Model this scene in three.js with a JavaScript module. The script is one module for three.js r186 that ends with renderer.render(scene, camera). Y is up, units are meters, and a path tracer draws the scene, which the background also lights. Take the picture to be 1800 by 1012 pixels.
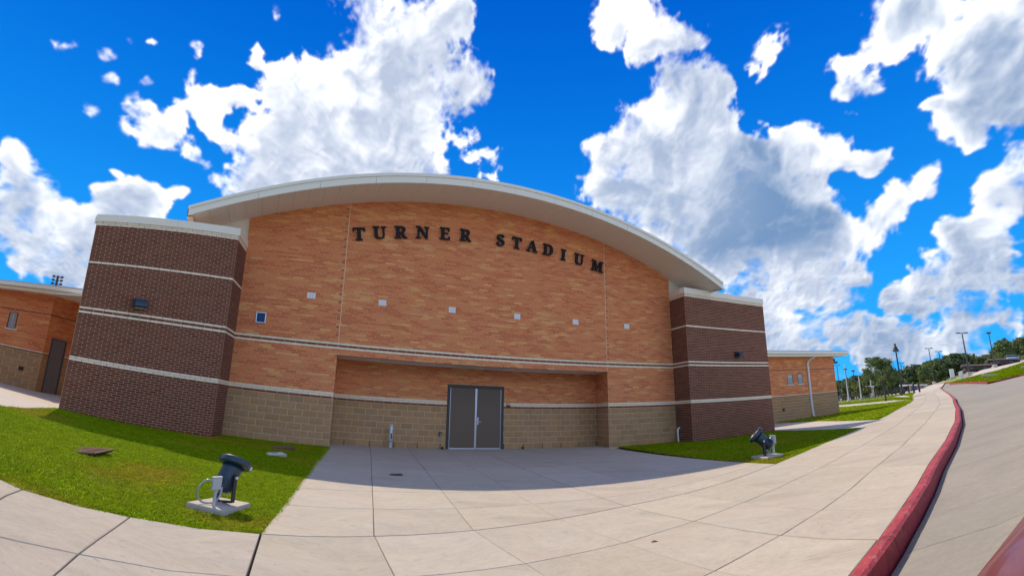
import * as THREE from 'three';
import { mergeGeometries } from 'three/addons/utils/BufferGeometryUtils.js';
import { RoundedBoxGeometry } from 'three/addons/geometries/RoundedBoxGeometry.js';
import { TextGeometry } from 'three/addons/geometries/TextGeometry.js';
import { FontLoader } from 'three/addons/loaders/FontLoader.js';

// ---------------------------------------------------------------- camera, sky, sun, exposure
const scene = new THREE.Scene();
const camera = new THREE.PerspectiveCamera(57.1, 1024 / 575, 0.1, 2000);
camera.position.set(0, 1.2743, 17);
camera.rotation.set(0.23274, -0.43793, 0.01409, 'YXZ');

const SUN = new THREE.Vector3(-0.16, 1, -0.79).normalize();
const sun = new THREE.DirectionalLight(0xffecd0, 2.9);
sun.position.copy(SUN).multiplyScalar(120);
sun.target.position.set(0, 0, 0);
sun.castShadow = true;
sun.shadow.mapSize.set(4096, 4096);
Object.assign(sun.shadow.camera, { left: -60, right: 60, top: 60, bottom: -60, near: 1, far: 300 });
scene.add(sun, sun.target);

const renderer = new THREE.WebGLRenderer({ antialias: true });
renderer.setSize(1024, 575);
renderer.toneMapping = THREE.LinearToneMapping;
renderer.toneMappingExposure = 1.56;
renderer.shadowMap.enabled = true;

// ---------------------------------------------------------------- random numbers and noise
function rng(seed) {
  let s = seed >>> 0;
  return () => { s = (s + 0x6d2b79f5) | 0; let t = Math.imul(s ^ (s >>> 15), 1 | s); t = (t + Math.imul(t ^ (t >>> 7), 61 | t)) ^ t; return ((t ^ (t >>> 14)) >>> 0) / 4294967296; };
}
const R0 = rng(11);
const clamp = (x, a, b) => Math.min(Math.max(x, a), b);
const sstep = (a, b, x) => { const t = clamp((x - a) / (b - a), 0, 1); return t * t * (3 - 2 * t); };
const lerp = (a, b, t) => a + (b - a) * t;
const NT = new Float32Array(65536), PM = new Uint16Array(65536);
{ const r = rng(5); for (let i = 0; i < 65536; i++) { NT[i] = r(); PM[i] = (r() * 65536) | 0; } }
function vnoise(x, y, z) {
  const xi = Math.floor(x), yi = Math.floor(y), zi = Math.floor(z);
  let fx = x - xi, fy = y - yi, fz = z - zi;
  fx = fx * fx * (3 - 2 * fx); fy = fy * fy * (3 - 2 * fy); fz = fz * fz * (3 - 2 * fz);
  const a0 = PM[xi & 65535], a1 = PM[(xi + 1) & 65535];
  const b00 = PM[(a0 + yi) & 65535], b01 = PM[(a0 + yi + 1) & 65535], b10 = PM[(a1 + yi) & 65535], b11 = PM[(a1 + yi + 1) & 65535];
  const n = (b, k) => NT[(b + k) & 65535];
  const p = lerp(n(b00, zi), n(b10, zi), fx), q = lerp(n(b01, zi), n(b11, zi), fx);
  const r = lerp(n(b00, zi + 1), n(b10, zi + 1), fx), s = lerp(n(b01, zi + 1), n(b11, zi + 1), fx);
  return lerp(lerp(p, q, fy), lerp(r, s, fy), fz);
}
function fbm(x, y, z, oct) {
  let s = 0, a = 0.5, t = 0;
  for (let i = 0; i < oct; i++) { s += a * vnoise(x, y, z); t += a; a *= 0.5; const u = 1.62 * x - 1.22 * y + 7.1, v = 1.22 * x * 0.8 + 1.62 * y - 0.6 * z + 3.7; z = 1.9 * z + 0.62 * x + 5.3; x = u; y = v; }
  return s / t;
}
function billow(x, y, z, oct) {
  let s = 0, a = 0.5, t = 0;
  for (let i = 0; i < oct; i++) { s += a * (1 - Math.abs(2 * vnoise(x, y, z) - 1)); t += a; a *= 0.53; const u = 1.65 * x - 1.25 * z + 1.1, w = 1.25 * x * 0.8 + 1.65 * z - 0.6 * y + 2.3; y = 1.95 * y + 0.64 * x + 8.7; x = u; z = w; }
  return s / t;
}

// ---------------------------------------------------------------- sky: deep blue with heaped summer clouds
// each bank: how dense, how grey, and its heaps as azimuth, elevation, radius in degrees
const BANKS = [
  [1, 0, [12.6, 39.2, 3.6, 7.8, 39.5, 3.0, 17.5, 39.9, 2.0, 10.9, 35.4, 4.2, 15.0, 34.8, 4.1, 19.5, 34.9, 1.9, 7.2, 33.3, 3.4, 2.5, 31.1, 3.1, -1.0, 30.4, 2.3, 6.4, 28.9, 5.4, 0.7, 26.2, 4.2, 11.5, 29.0, 4.5, -2.5, 25.6, 2.1, -1.6, 22.5, 4.1, 3.4, 23.4, 5.4, 8.6, 25.3, 5.1, 13.6, 26.1, 3.2, -4.1, 21.2, 2.0, 10.6, 31.7, 4.1, 16.9, 26.0, 1.5]], // tall cloud left of centre
  [0.75, 0, [-13.6, 26.4, 1.1, -12.8, 24.8, 1.6, -11.2, 24.8, 1.4, -10.3, 26.4, 1.0, -13.3, 28.4, 0.6, -9.2, 31.2, 0.8, -9.5, 29.4, 0.8, -8.6, 27.8, 1.2, -7.2, 27.5, 1.2, -5.9, 28.4, 1.2, -4.5, 28.5, 0.9, -7.4, 26.2, 1.1, -6.1, 25.3, 0.9, -9.2, 23.2, 0.9, -8.1, 22.3, 0.9, -7.1, 21.2, 0.7, -4.5, 32.9, 1.0, -3.9, 31.9, 0.6, -16.1, 28.2, 0.6, -15.2, 24.0, 0.4]], // ragged puffs to its left
  [0.4, 0, [-20.4, 29.6, 0.7, -17.5, 25.1, 0.6, -16.0, 31.8, 0.4, -16.8, 30.1, 0.4, -13.8, 31.8, 0.4, 19.4, 29.8, 1.0, 20.2, 27.3, 0.8, 22.2, 27.6, 0.8, 22.1, 25.1, 1.1, -2.0, 36.9, 0.5, 54.8, 34.7, 1.1, 53.7, 33.0, 1.0, 16.0, 29.7, 1.0]], // thin shreds
  [1, 0.35, [-14.0, 20.2, 0.5, -12.6, 18.5, 1.9, -14.2, 18.0, 1.1, -10.9, 17.9, 1.5, -9.7, 19.3, 0.8, -12.0, 16.9, 2.5, -21.0, 19.7, 1.3, -20.6, 17.2, 2.2, -18.7, 15.4, 2.2, -17.1, 14.8, 1.9, -16.2, 13.2, 2.7, -18.9, 12.1, 2.6, -15.1, 11.5, 2.0, -16.9, 10.9, 2.3, -20.3, 14.5, 2.6, -15.3, 14.8, 1.6, -14.1, 15.9, 1.3]], // bank low on the left
  [0.9, 0, [39.5, 40.4, 2.9, 37.3, 38.9, 1.9, 42.7, 37.8, 2.4, 45.2, 37.6, 2.4, 47.2, 36.5, 1.1, 40.6, 36.5, 1.7]], // cloud top right of centre
  [1, 0.25, [44.3, 33.8, 2.3, 48.2, 33.0, 2.1, 50.1, 31.9, 1.2, 44.7, 31.2, 3.1, 47.0, 29.7, 3.4, 42.1, 30.6, 2.1, 38.9, 29.2, 2.6, 36.7, 27.7, 2.4, 34.8, 27.8, 1.3, 41.3, 26.7, 4.8, 46.1, 25.4, 5.2, 35.5, 24.9, 2.1, 36.8, 22.5, 3.1, 40.4, 22.3, 4.9, 45.7, 20.7, 5.3, 42.7, 19.2, 3.4]], // great cloud
  [1, 0.95, [49.9, 22.9, 4.2, 50.0, 18.4, 4.8, 54.1, 19.5, 3.8, 54.5, 16.7, 3.5, 56.6, 17.8, 2.0, 47.6, 16.4, 3.3, 52.3, 25.2, 3.1]], // its grey flank
  [1, 0.1, [56.1, 22.9, 2.7, 57.5, 25.0, 2.1, 55.8, 26.7, 1.5, 59.4, 24.5, 1.9, 61.2, 23.2, 1.4, 54.7, 25.2, 1.7]], // white shoulder
  [1, 0.1, [65.0, 20.6, 1.0, 64.1, 19.5, 1.7, 65.5, 18.6, 0.8, 62.2, 17.6, 2.1, 60.3, 16.4, 2.2, 58.2, 15.1, 2.6, 55.8, 14.3, 2.7, 53.3, 13.5, 2.8, 49.6, 14.0, 2.2, 51.3, 12.0, 3.5, 56.4, 11.6, 2.7, 54.7, 9.1, 2.9, 52.3, 7.9, 3.0, 58.9, 13.2, 1.6, 47.4, 13.7, 2.0]], // rising bank at right
  [0.9, 0.62, [61.4, 31.6, 1.2, 62.5, 29.6, 1.5, 64.3, 32.4, 2.1, 66.3, 33.1, 2.0, 61.0, 29.3, 0.8, 61.4, 27.2, 0.7, 68.1, 33.1, 2.0, 68.1, 28.7, 1.6, 69.8, 29.3, 2.8, 72.2, 30.2, 2.6, 72.2, 26.7, 3.0, 68.7, 25.8, 2.4, 70.3, 24.1, 2.7, 67.9, 23.3, 1.7, 68.4, 21.9, 1.1, 66.7, 26.1, 1.0, 71.9, 23.1, 2.0]], // grey clouds top right
  [0.72, 0.6, [71.1, 18.7, 1.7, 69.9, 17.6, 1.4, 70.4, 16.2, 1.4, 68.4, 14.9, 1.7, 67.0, 15.2, 1.0, 69.2, 13.2, 1.8, 67.1, 13.2, 1.9, 64.6, 11.6, 1.5, 62.9, 10.4, 1.9, 61.2, 10.1, 1.2, 66.0, 11.0, 1.9, 68.2, 10.7, 2.2, 69.7, 10.4, 1.7, 64.5, 8.3, 2.3, 67.0, 7.6, 2.2, 61.7, 7.6, 2.0, 58.2, 6.8, 2.5, 69.0, 7.3, 1.7, 62.2, 5.5, 2.4, 66.0, 5.8, 1.9, 55.3, 6.2, 2.5, 59.9, 6.7, 2.1]], // clouds low on the right
];
const LSTEP = [0.008, 0.022, 0.050, 0.090], LWT = [0.5, 0.5, 0.42, 0.34];
function buildSky() {
  const W = 4096, H = 2048, data = new Float32Array(W * H * 4), D = Math.PI / 180;
  const heaps = [];
  const add = (az, el, rad, w, g) => {
    const c = Math.cos(el * D);
    heaps.push({ x: Math.sin(az * D) * c, y: Math.sin(el * D), z: -Math.cos(az * D) * c, r: rad * D, w, g });
  };
  for (const [w, g, list] of BANKS) for (let i = 0; i < list.length; i += 3) add(list[i], list[i + 1], list[i + 2] * (w < 0.5 ? 1.5 : w < 0.8 ? 1.15 : 1), w, g);
  const r = rng(77);
  const bank = (az, el, size) => {                                   // a heap of heaps, flat below
    const n = 10 + (r() * 12 | 0), g = r() * 0.6;
    for (let k = 0; k < n; k++) {
      const a = (r() + r() - 1) * size * 1.5, e = Math.pow(r(), 1.4) * size * 0.9;
      add(az + a / Math.max(0.3, Math.cos(el * D)), el + e, size * (0.2 + 0.25 * r()), 1, clamp(g + (0.4 - e / size) * 0.5, 0, 1));
    }
  };
  for (let k = 0; k < 58; k++) {                                     // the rest of the sky, unseen; extra banks added to whiten the fill light
    const az = 78 + r() * 250, el = 8 + 62 * Math.pow(r(), 1.3);
    bank(az, el, 5 + 6 * r());
  }
  for (let k = 0; k < 10; k++) bank(-20 + r() * 100, 48 + r() * 28, 5 + 5 * r());
  for (let k = 0; k < 260; k++) {                                    // small far clouds in rows above the horizon, all round
    const az = r() * 360, el = 0.6 + 8.5 * Math.pow(r(), 1.3), s = 0.75 + 0.22 * el;
    for (let j = 0; j < 5; j++) add(az + (r() - 0.5) * 5 * s, el + r() * s * 0.7, s * (0.4 + 0.6 * r()), 0.9, 0.25 + 0.3 * r());
  }
  // heaps by tile
  const TS = 32, tw = W / TS, th = H / TS, tiles = Array.from({ length: tw * th }, () => []);
  for (let ty = th / 2; ty < th; ty++) for (let tx = 0; tx < tw; tx++) {
    const el = ((ty + 0.5) / th - 0.5) * Math.PI, an = ((tx + 0.5) / tw - 0.5) * 2 * Math.PI, c = Math.cos(el);
    const px = Math.cos(an) * c, py = Math.sin(el), pz = Math.sin(an) * c, L = tiles[ty * tw + tx];
    for (const h of heaps) {
      const d2 = 2 - 2 * (px * h.x + py * h.y + pz * h.z), m = h.r * 1.5 + 0.085;
      if (d2 < m * m) L.push(h);
    }
  }
  let grey = 0;
  const dens = (L, x, y, z) => {
    let s = 0; grey = 0;
    for (let i = 0; i < L.length; i++) {
      const h = L[i], d2 = (x - h.x) ** 2 + (y - h.y) ** 2 + (z - h.z) ** 2, q = 1 - d2 / (h.r * h.r * 1.75);
      if (q > 0) { const v = q * q * h.w; s += v; grey += v * h.g; }
    }
    grey /= s + 1e-6;
    return s;
  };
  for (let row = 0; row < H; row++) {
    const el = ((row + 0.5) / H - 0.5) * Math.PI, ce = Math.cos(el), y = Math.sin(el), up = Math.max(0, y);
    const k = Math.pow(1 - up, 2.2);
    // zenith to horizon
    const br = lerp(0.0, 0.035, k * k), bg = lerp(0.05, 0.37, k), bb = lerp(0.33, 0.80, Math.pow(1 - up, 1.5));
    for (let col = 0; col < W; col++) {
      const o = (row * W + col) * 4;
      data[o + 3] = 1;
      if (row < H / 2) { data[o] = 0.2; data[o + 1] = 0.21; data[o + 2] = 0.17; continue; }
      const an = ((col + 0.5) / W - 0.5) * 2 * Math.PI, x = Math.cos(an) * ce, z = Math.sin(an) * ce;
      let cr = br, cg = bg, cb = bb;
      const L = tiles[((row / TS) | 0) * tw + ((col / TS) | 0)];
      if (L.length) {
        const low = sstep(0.40, 0.10, y), f1 = 8, f2 = 27, w1 = 0.050, w2 = 0.020;
        const q1 = fbm(x * f1, y * f1, z * f1, 2) - 0.5, q2 = fbm(x * f1 + 31, y * f1, z * f1, 2) - 0.5, q3 = fbm(x * f1 + 67, y * f1, z * f1, 2) - 0.5;
        const p1 = fbm(x * f2 + 9, y * f2, z * f2, 3) - 0.5, p2 = fbm(x * f2 + 59, y * f2, z * f2, 3) - 0.5, p3 = fbm(x * f2 + 83, y * f2, z * f2, 3) - 0.5;
        const ax = x + w1 * q1 + w2 * p1, ay = y + w1 * q2 + w2 * p2, az = z + w1 * q3 + w2 * p3;
        const d0 = dens(L, ax, ay, az), g0 = grey;
        if (d0 > 0.01) {
          const D = 1 - Math.exp(-1.2 * d0), nb = lerp(billow(ax * 24, ay * 24, az * 24, 6), low > 0 ? billow(ax * 46, ay * 46, az * 46, 5) : 0, low), nf = fbm(x * 80 + 3, y * 80, z * 80, 5);
          const wisp = sstep(0.42, 0.66, fbm(x * 13 + 21, y * 13, z * 13, 3));
          const d = D + (nb - 0.58) * (1.25 - 0.6 * D) + (nf - 0.5) * (0.75 + 0.7 * wisp) * (1.12 - D) - 0.42 * sstep(0.36, 0.12, y) * sstep(0.47, 0.62, fbm(x * 26 + 4, y * 36, z * 26, 3));
          const alpha = sstep(0.33, 0.60 + 0.40 * wisp, d) * sstep(0.03, 0.22, D);
          if (alpha > 0) {
            // towards the sun: how much cloud lies between
            const dot = x * SUN.x + y * SUN.y + z * SUN.z;
            let tx = SUN.x - x * dot, ty = SUN.y - y * dot, tz = SUN.z - z * dot; const tl = Math.hypot(tx, ty, tz) || 1; tx /= tl; ty /= tl; tz /= tl;
            let thick = 0;
            for (let k = 0; k < 4; k++) {
              const e = LSTEP[k], qx = ax + tx * e, qy = ay + ty * e, qz = az + tz * e, s = dens(L, qx, qy, qz);
              thick += LWT[k] * Math.max(0, 1 - Math.exp(-1.25 * s) + (billow(qx * 17, qy * 17, qz * 17, k < 2 ? 4 : 3) - 0.58) * 1.5 - 0.34);
            }
            const la = billow(ax * 11, ay * 11, az * 11, 4) - billow(ax * 11 + tx * 0.22, ay * 11 + ty * 0.22, az * 11 + tz * 0.22, 4);
            const fl = low > 0.5 ? 46 : 24, lb = (low > 0.5 ? billow(ax * 46, ay * 46, az * 46, 5) : nb) - billow(ax * fl + tx * 0.16, ay * fl + ty * 0.16, az * fl + tz * 0.16, 5);
            let lit = Math.exp(-1.3 * thick) + (la * 0.85 + lb * (0.5 + 0.35 * low)) * (1 - 0.4 * g0);
            const front = 1 + 1.2 * sstep(0.30, -0.60, dot);               // clouds away from the sun made brighter than sunlit, to fill the shaded front
            const core = Math.min(1, 1.15 * g0) * sstep(0.1, 1.7, d0);
            lit = clamp(lit * (1 - 0.86 * core) + 0.12 * (nf - 0.5) + core * 0.5 * (nb - 0.62) + core * 0.35 * (fbm(ax * 9, ay * 9, az * 9, 3) - 0.5), 0, 1);
            lit = sstep(-0.10, 0.86, lit);
            const sr = lerp(0.31, 0.085, g0), sg = lerp(0.365, 0.175, g0), sb = lerp(0.48, 0.33, g0);
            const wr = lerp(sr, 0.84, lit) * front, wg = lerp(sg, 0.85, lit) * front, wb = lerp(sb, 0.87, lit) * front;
            cr = lerp(cr, wr, alpha); cg = lerp(cg, wg, alpha); cb = lerp(cb, wb, alpha);
          }
        }
      }
      data[o] = cr; data[o + 1] = cg; data[o + 2] = cb;
    }
  }
  const t = new THREE.DataTexture(data, W, H, THREE.RGBAFormat, THREE.FloatType);
  t.mapping = THREE.EquirectangularReflectionMapping;
  t.magFilter = THREE.LinearFilter; t.minFilter = THREE.LinearFilter; t.needsUpdate = true;
  return t;
}
const skyTexture = buildSky();
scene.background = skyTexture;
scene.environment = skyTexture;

// ---------------------------------------------------------------- the lie of the land
// The forecourt lies in a shallow hollow that falls away towards a line running out from the doors; ground, brick courses and eaves
// all rise gently to the two ends, walls and posts stay plumb. rise() gives the height of anything built at (x, y, z) on level ground.
const HX = 0, HZ = 17, FX = 0.42406, FZ = -0.90564;
function rise(x, y, z) {
  const dx = x - HX, dz = z - HZ, along = dx * FX + dz * FZ, across = dx * -FZ + dz * FX, b = Math.max(along, 1);
  const s = across / b, t = 0.44373 * Math.min(s * s, 1.3) * sstep(0.5, 3.5, along);
  const far = 0.02 * Math.max(0, Math.hypot(dx, dz) - 40) * sstep(0.72, 0.9, s);
  return y + t * (1.2743 + b * 0.23703 - y) + far;
}
function lift(g) {
  const p = g.attributes.position;
  for (let i = 0; i < p.count; i++) p.setY(i, rise(p.getX(i), p.getY(i), p.getZ(i)));
  return g;
}
const onGround = (x, z, y = 0) => new THREE.Vector3(x, rise(x, y, z), z);

// ---------------------------------------------------------------- textures and materials
function noiseTexture(size, fn, srgb = true) {
  const d = new Uint8Array(size * size * 4);
  for (let y = 0; y < size; y++) for (let x = 0; x < size; x++) {
    const v = fn(x / size, y / size), o = (y * size + x) * 4, c = Array.isArray(v) ? v : [v, v, v];
    for (let k = 0; k < 3; k++) { const l = clamp(c[k], 0, 1); d[o + k] = 255 * (srgb ? (l <= 0.0031308 ? l * 12.92 : 1.055 * Math.pow(l, 1 / 2.4) - 0.055) : l); }
    d[o + 3] = 255;
  }
  const t = new THREE.DataTexture(d, size, size, THREE.RGBAFormat);
  t.wrapS = t.wrapT = THREE.RepeatWrapping; t.magFilter = THREE.LinearFilter; t.minFilter = THREE.LinearMipmapLinearFilter; t.generateMipmaps = true;
  t.colorSpace = srgb ? THREE.SRGBColorSpace : THREE.NoColorSpace; t.needsUpdate = true;
  return t;
}
// noise that closes on itself at the edges of the tile
const TAU = Math.PI * 2;
function tnoise(u, v, f, oct, seed = 0) {
  const a = u * TAU, b = v * TAU, r = f / TAU;
  return fbm(Math.cos(a) * r + seed, Math.sin(a) * r + Math.cos(b) * r * 1.31 + 17, Math.sin(b) * r + seed * 0.7 + 40, oct);
}
const clayMap = noiseTexture(512, (u, v) => 0.84 + 0.24 * tnoise(u, v, 22, 4) + 0.34 * (tnoise(u, v, 150, 2, 9) - 0.5));
const clayBump = noiseTexture(512, (u, v) => 0.5 * tnoise(u, v, 60, 3, 3) + 0.5 * tnoise(u, v, 210, 2, 4), false);
const concreteMap = noiseTexture(1024, (u, v) => {
  const s = 0.80 + 0.17 * (tnoise(u, v, 9, 5, 2) - 0.5) + 0.16 * (tnoise(u, v, 60, 3, 6) - 0.5) + 0.16 * (tnoise(u, v, 400, 2, 8) - 0.5) - 0.25 * sstep(0.80, 0.86, tnoise(u, v, 150, 2, 77));
  const spot = sstep(0.66, 0.78, tnoise(u, v, 30, 4, 14)) * 0.06 + sstep(0.60, 0.72, tnoise(u, v, 5, 4, 44)) * 0.05;
  const w = 0.05 * (tnoise(u, v, 7, 3, 20) - 0.5);
  return [s - spot + w, s - spot * 1.1, s - spot * 1.25 - w];
});
const broomBump = noiseTexture(512, (u, v) => 0.5 + 0.3 * (fbm(u * 3, v * 190, 3, 2) - 0.5) + 0.4 * (tnoise(u, v, 160, 2, 3) - 0.5), false);
const roadMap = noiseTexture(1024, (u, v) => {
  const s = 0.78 + 0.24 * (tnoise(u, v, 6, 5, 12) - 0.5) + 0.16 * (tnoise(u, v, 70, 3, 16) - 0.5) + 0.16 * (tnoise(u, v, 330, 2, 18) - 0.5);
  return [s, s, s * 0.99];
});
const kerbMap = noiseTexture(512, (u, v) => {
  const chip = sstep(0.62, 0.74, tnoise(u, v, 44, 5, 51)), fade = tnoise(u, v, 7, 4, 53), grime = sstep(0.5, 0.75, tnoise(u, v, 12, 4, 57)) * 0.35;
  const red = [lerp(0.26, 0.38, fade), lerp(0.010, 0.035, fade), lerp(0.022, 0.05, fade)];
  return [0, 1, 2].map((k) => lerp(red[k], [0.36, 0.30, 0.26][k], chip * 0.45) * (1 - grime));
});
const soilMap = noiseTexture(512, (u, v) => {
  const a = tnoise(u, v, 12, 4, 2), b = tnoise(u, v, 90, 3, 5), dry = sstep(0.5, 0.75, a);
  return [lerp(0.16, 0.34, dry) + 0.1 * (b - 0.5), lerp(0.24, 0.30, dry) + 0.1 * (b - 0.5), 0.06 + 0.04 * b];
});
const blockBump = noiseTexture(512, (u, v) => tnoise(u, v, 26, 5, 31), false);

const C = (r, g, b) => new THREE.Color().setRGB(r, g, b);
const std = (color, roughness, extra = {}) => new THREE.MeshStandardMaterial({ color, roughness, metalness: 0, ...extra });
const M = {
  clay: std(C(1, 1, 1), 0.88, { vertexColors: true, map: clayMap, bumpMap: clayBump, bumpScale: 0.0025 }),
  block: std(C(1, 1, 1), 0.95, { vertexColors: true, map: clayMap, bumpMap: blockBump, bumpScale: 0.008 }),
  mortarTan: std(C(1, 1, 1), 0.95, { vertexColors: true, map: clayMap }),
  mortarPink: std(C(0.52, 0.30, 0.165), 0.95, { map: clayMap }),
  coping: std(C(0.88, 0.80, 0.62), 0.45, { metalness: 0.0 }),
  fascia: std(C(0.88, 0.81, 0.64), 0.42),
  soffit: std(C(0.90, 0.84, 0.76), 0.62),
  roofTop: std(C(0.42, 0.43, 0.42), 0.5, { metalness: 0.3 }),
  letter: std(C(0.005, 0.007, 0.011), 0.75),
  doorPaint: std(C(0.145, 0.098, 0.062), 0.55, { bumpMap: clayBump, bumpScale: 0.0006 }),
  frame: std(C(0.05, 0.04, 0.034), 0.5),
  brightMetal: std(C(0.55, 0.60, 0.68), 0.35, { metalness: 0.8 }),
  darkMetal: std(C(0.02, 0.024, 0.028), 0.4),
  lampHousing: new THREE.MeshPhysicalMaterial({ color: C(0.008, 0.034, 0.055), roughness: 0.42, clearcoat: 0.3, clearcoatRoughness: 0.35 }),
  glassLens: std(C(0.10, 0.12, 0.14), 0.08),
  whiteTrim: std(C(0.80, 0.80, 0.78), 0.5),
  greyPlastic: std(C(0.46, 0.48, 0.50), 0.5),
  concrete: std(C(0.515, 0.46, 0.378), 0.9, { vertexColors: true, map: concreteMap, bumpMap: broomBump, bumpScale: 0.0015 }),
  pad: std(C(0.60, 0.545, 0.465), 0.92, { map: concreteMap }),
  road: std(C(0.32, 0.30, 0.26), 0.92, { vertexColors: true, map: roadMap, bumpMap: clayBump, bumpScale: 0.002 }),
  bed: std(C(0.09, 0.07, 0.05), 1),
  sealant: std(C(0.84, 0.60, 0.40), 0.8),
  kerbRed: std(C(1, 1, 1), 0.75, { map: kerbMap, bumpMap: broomBump, bumpScale: 0.004 }),
  soil: std(C(1, 1, 1), 1, { map: soilMap }),
  blade: new THREE.MeshPhysicalMaterial({ color: C(1, 1, 1), roughness: 0.8, specularIntensity: 0.08, transmission: 0.3, thickness: 0 }),
  glassBlock: new THREE.MeshPhysicalMaterial({ color: C(0.28, 0.34, 0.36), roughness: 0.12, clearcoat: 0.6 }),
  bark: std(C(0.09, 0.07, 0.055), 0.95, { bumpMap: blockBump, bumpScale: 0.02 }),
};

// ---------------------------------------------------------------- geometry helpers
class Mesher {                                                       // collects flat-shaded faces
  constructor() { this.p = []; this.uv = []; this.c = []; }
  tri(a, b, c, ua, ub, uc, col) {
    this.p.push(...a, ...b, ...c); this.uv.push(...ua, ...ub, ...uc);
    const k = col ?? [1, 1, 1]; for (let i = 0; i < 3; i++) this.c.push(k[0], k[1], k[2]);
  }
  quad(a, b, c, d, uv, col) {                                        // corners in order; uv as [u0, v0, u1, v1]
    const [s, t, s1, t1] = uv ?? [0, 0, 1, 1];
    this.tri(a, b, c, [s, t], [s1, t], [s1, t1], col); this.tri(a, c, d, [s, t], [s1, t1], [s, t1], col);
  }
  geo(lifted = true) {
    const g = new THREE.BufferGeometry();
    g.setAttribute('position', new THREE.Float32BufferAttribute(this.p, 3));
    g.setAttribute('uv', new THREE.Float32BufferAttribute(this.uv, 2));
    if (this.c.length) g.setAttribute('color', new THREE.Float32BufferAttribute(this.c, 3));
    if (lifted) lift(g);
    g.computeVertexNormals();
    return g;
  }
}
const used = new Map();
function numbered(name) { const n = used.get(name) ?? 0; used.set(name, n + 1); return n ? name + '_' + String(n).padStart(3, '0') : name; }
function mesh(name, geometry, material, parent) {
  const m = new THREE.Mesh(geometry, material);
  m.name = parent && parent !== scene ? name : numbered(name);
  m.castShadow = m.receiveShadow = true;
  (parent ?? scene).add(m);
  return m;
}
function thing(name, label, category, pos = [0, 0, 0], turn = 0, group) {
  const g = new THREE.Group(); g.name = numbered(name);
  g.position.set(...(pos.isVector3 ? pos.toArray() : pos)); g.rotation.y = turn;
  g.userData = { label, category }; if (group) g.userData.group = group;
  scene.add(g); return g;
}
function copyOf(src, label, pos, turn = 0, scale) {
  const c = src.clone(); c.name = numbered(src.name.replace(/_\d+$/, '')); c.userData = { ...src.userData };
  if (label) c.userData.label = label;
  c.position.copy(pos.isVector3 ? pos : new THREE.Vector3(...pos)); c.rotation.y = turn; if (scale) c.scale.setScalar(scale);
  scene.add(c); return c;
}
const structure = (m) => { m.userData.kind = 'structure'; return m; };
const stuff = (m) => { m.userData.kind = 'stuff'; return m; };
const at = (g, x = 0, y = 0, z = 0) => g.translate(x, y, z);
const box = (w, h, d, x = 0, y = 0, z = 0, r = 0.006) => at(new RoundedBoxGeometry(w, h, d, 2, Math.min(r, w / 2.1, h / 2.1, d / 2.1)), x, y, z);
const plain = (g) => { const q = g.index ? g.toNonIndexed() : g; for (const k of Object.keys(q.attributes)) if (!['position', 'normal', 'uv'].includes(k)) q.deleteAttribute(k); return q; };
const join = (...gs) => mergeGeometries(gs.flat().map(plain));
function tube(points, radius, seg = 24, radial = 8) {
  return new THREE.TubeGeometry(new THREE.CatmullRomCurve3(points.map((p) => new THREE.Vector3(...p))), seg, radius, radial, false);
}
// a wall plane: u runs along it from p0 to p1 (plan points), o stands out of it towards the forecourt
class Wall {
  constructor(p0, p1) {
    this.p0 = p0; this.len = Math.hypot(p1[0] - p0[0], p1[1] - p0[1]);
    this.d = [(p1[0] - p0[0]) / this.len, (p1[1] - p0[1]) / this.len]; this.n = [-this.d[1], this.d[0]];
    this.pieces = [];
  }
  at(u, y, o = 0) { return [this.p0[0] + this.d[0] * u + this.n[0] * o, y, this.p0[1] + this.d[1] * u + this.n[1] * o]; }
  sheet(m, u0, u1, y0, y1, o = 0, nu = Math.max(1, Math.ceil((u1 - u0) / 0.6)), ny = 4) {  // y0, y1: numbers or functions of u
    const f = (y) => (typeof y === 'function' ? y : () => y), a = f(y0), b = f(y1);
    for (let i = 0; i < nu; i++) for (let j = 0; j < ny; j++) {
      const s = lerp(u0, u1, i / nu), t = lerp(u0, u1, (i + 1) / nu);
      const q = (u, k) => this.at(u, lerp(a(u), b(u), k / ny), o);
      m.quad(q(s, j), q(t, j), q(t, j + 1), q(s, j + 1), [s, a(s), t, b(t)], (lerp(a(s), b(s), (j + 0.5) / ny) < 1.5) ? [0.70, 0.52, 0.33] : [0.82, 0.44, 0.21]);
    }
  }
  bar(m, u0, u1, y0, y1, o0, o1, step = 0.6) {                       // a solid run along the wall
    const n = Math.max(1, Math.ceil((u1 - u0) / step)), P = (u, y, o) => this.at(u, y, o);
    for (let i = 0; i < n; i++) {
      const s = lerp(u0, u1, i / n), t = lerp(u0, u1, (i + 1) / n);
      m.quad(P(s, y0, o1), P(t, y0, o1), P(t, y1, o1), P(s, y1, o1), [s, y0, t, y1]);
      m.quad(P(s, y1, o1), P(t, y1, o1), P(t, y1, o0), P(s, y1, o0), [s, 0, t, o1 - o0]);
      m.quad(P(s, y0, o0), P(t, y0, o0), P(t, y0, o1), P(s, y0, o1), [s, 0, t, o1 - o0]);
      m.quad(P(t, y0, o0), P(s, y0, o0), P(s, y1, o0), P(t, y1, o0), [s, y0, t, y1]);
    }
    for (const u of [u0, u1]) m.quad(P(u, y0, o0), P(u, y0, o1), P(u, y1, o1), P(u, y1, o0), [0, y0, o1 - o0, y1]);
  }
}
const bars = (W, list, step) => { const m = new Mesher(); for (const b of list) W.bar(m, ...b, step); return m.geo(); };

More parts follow.
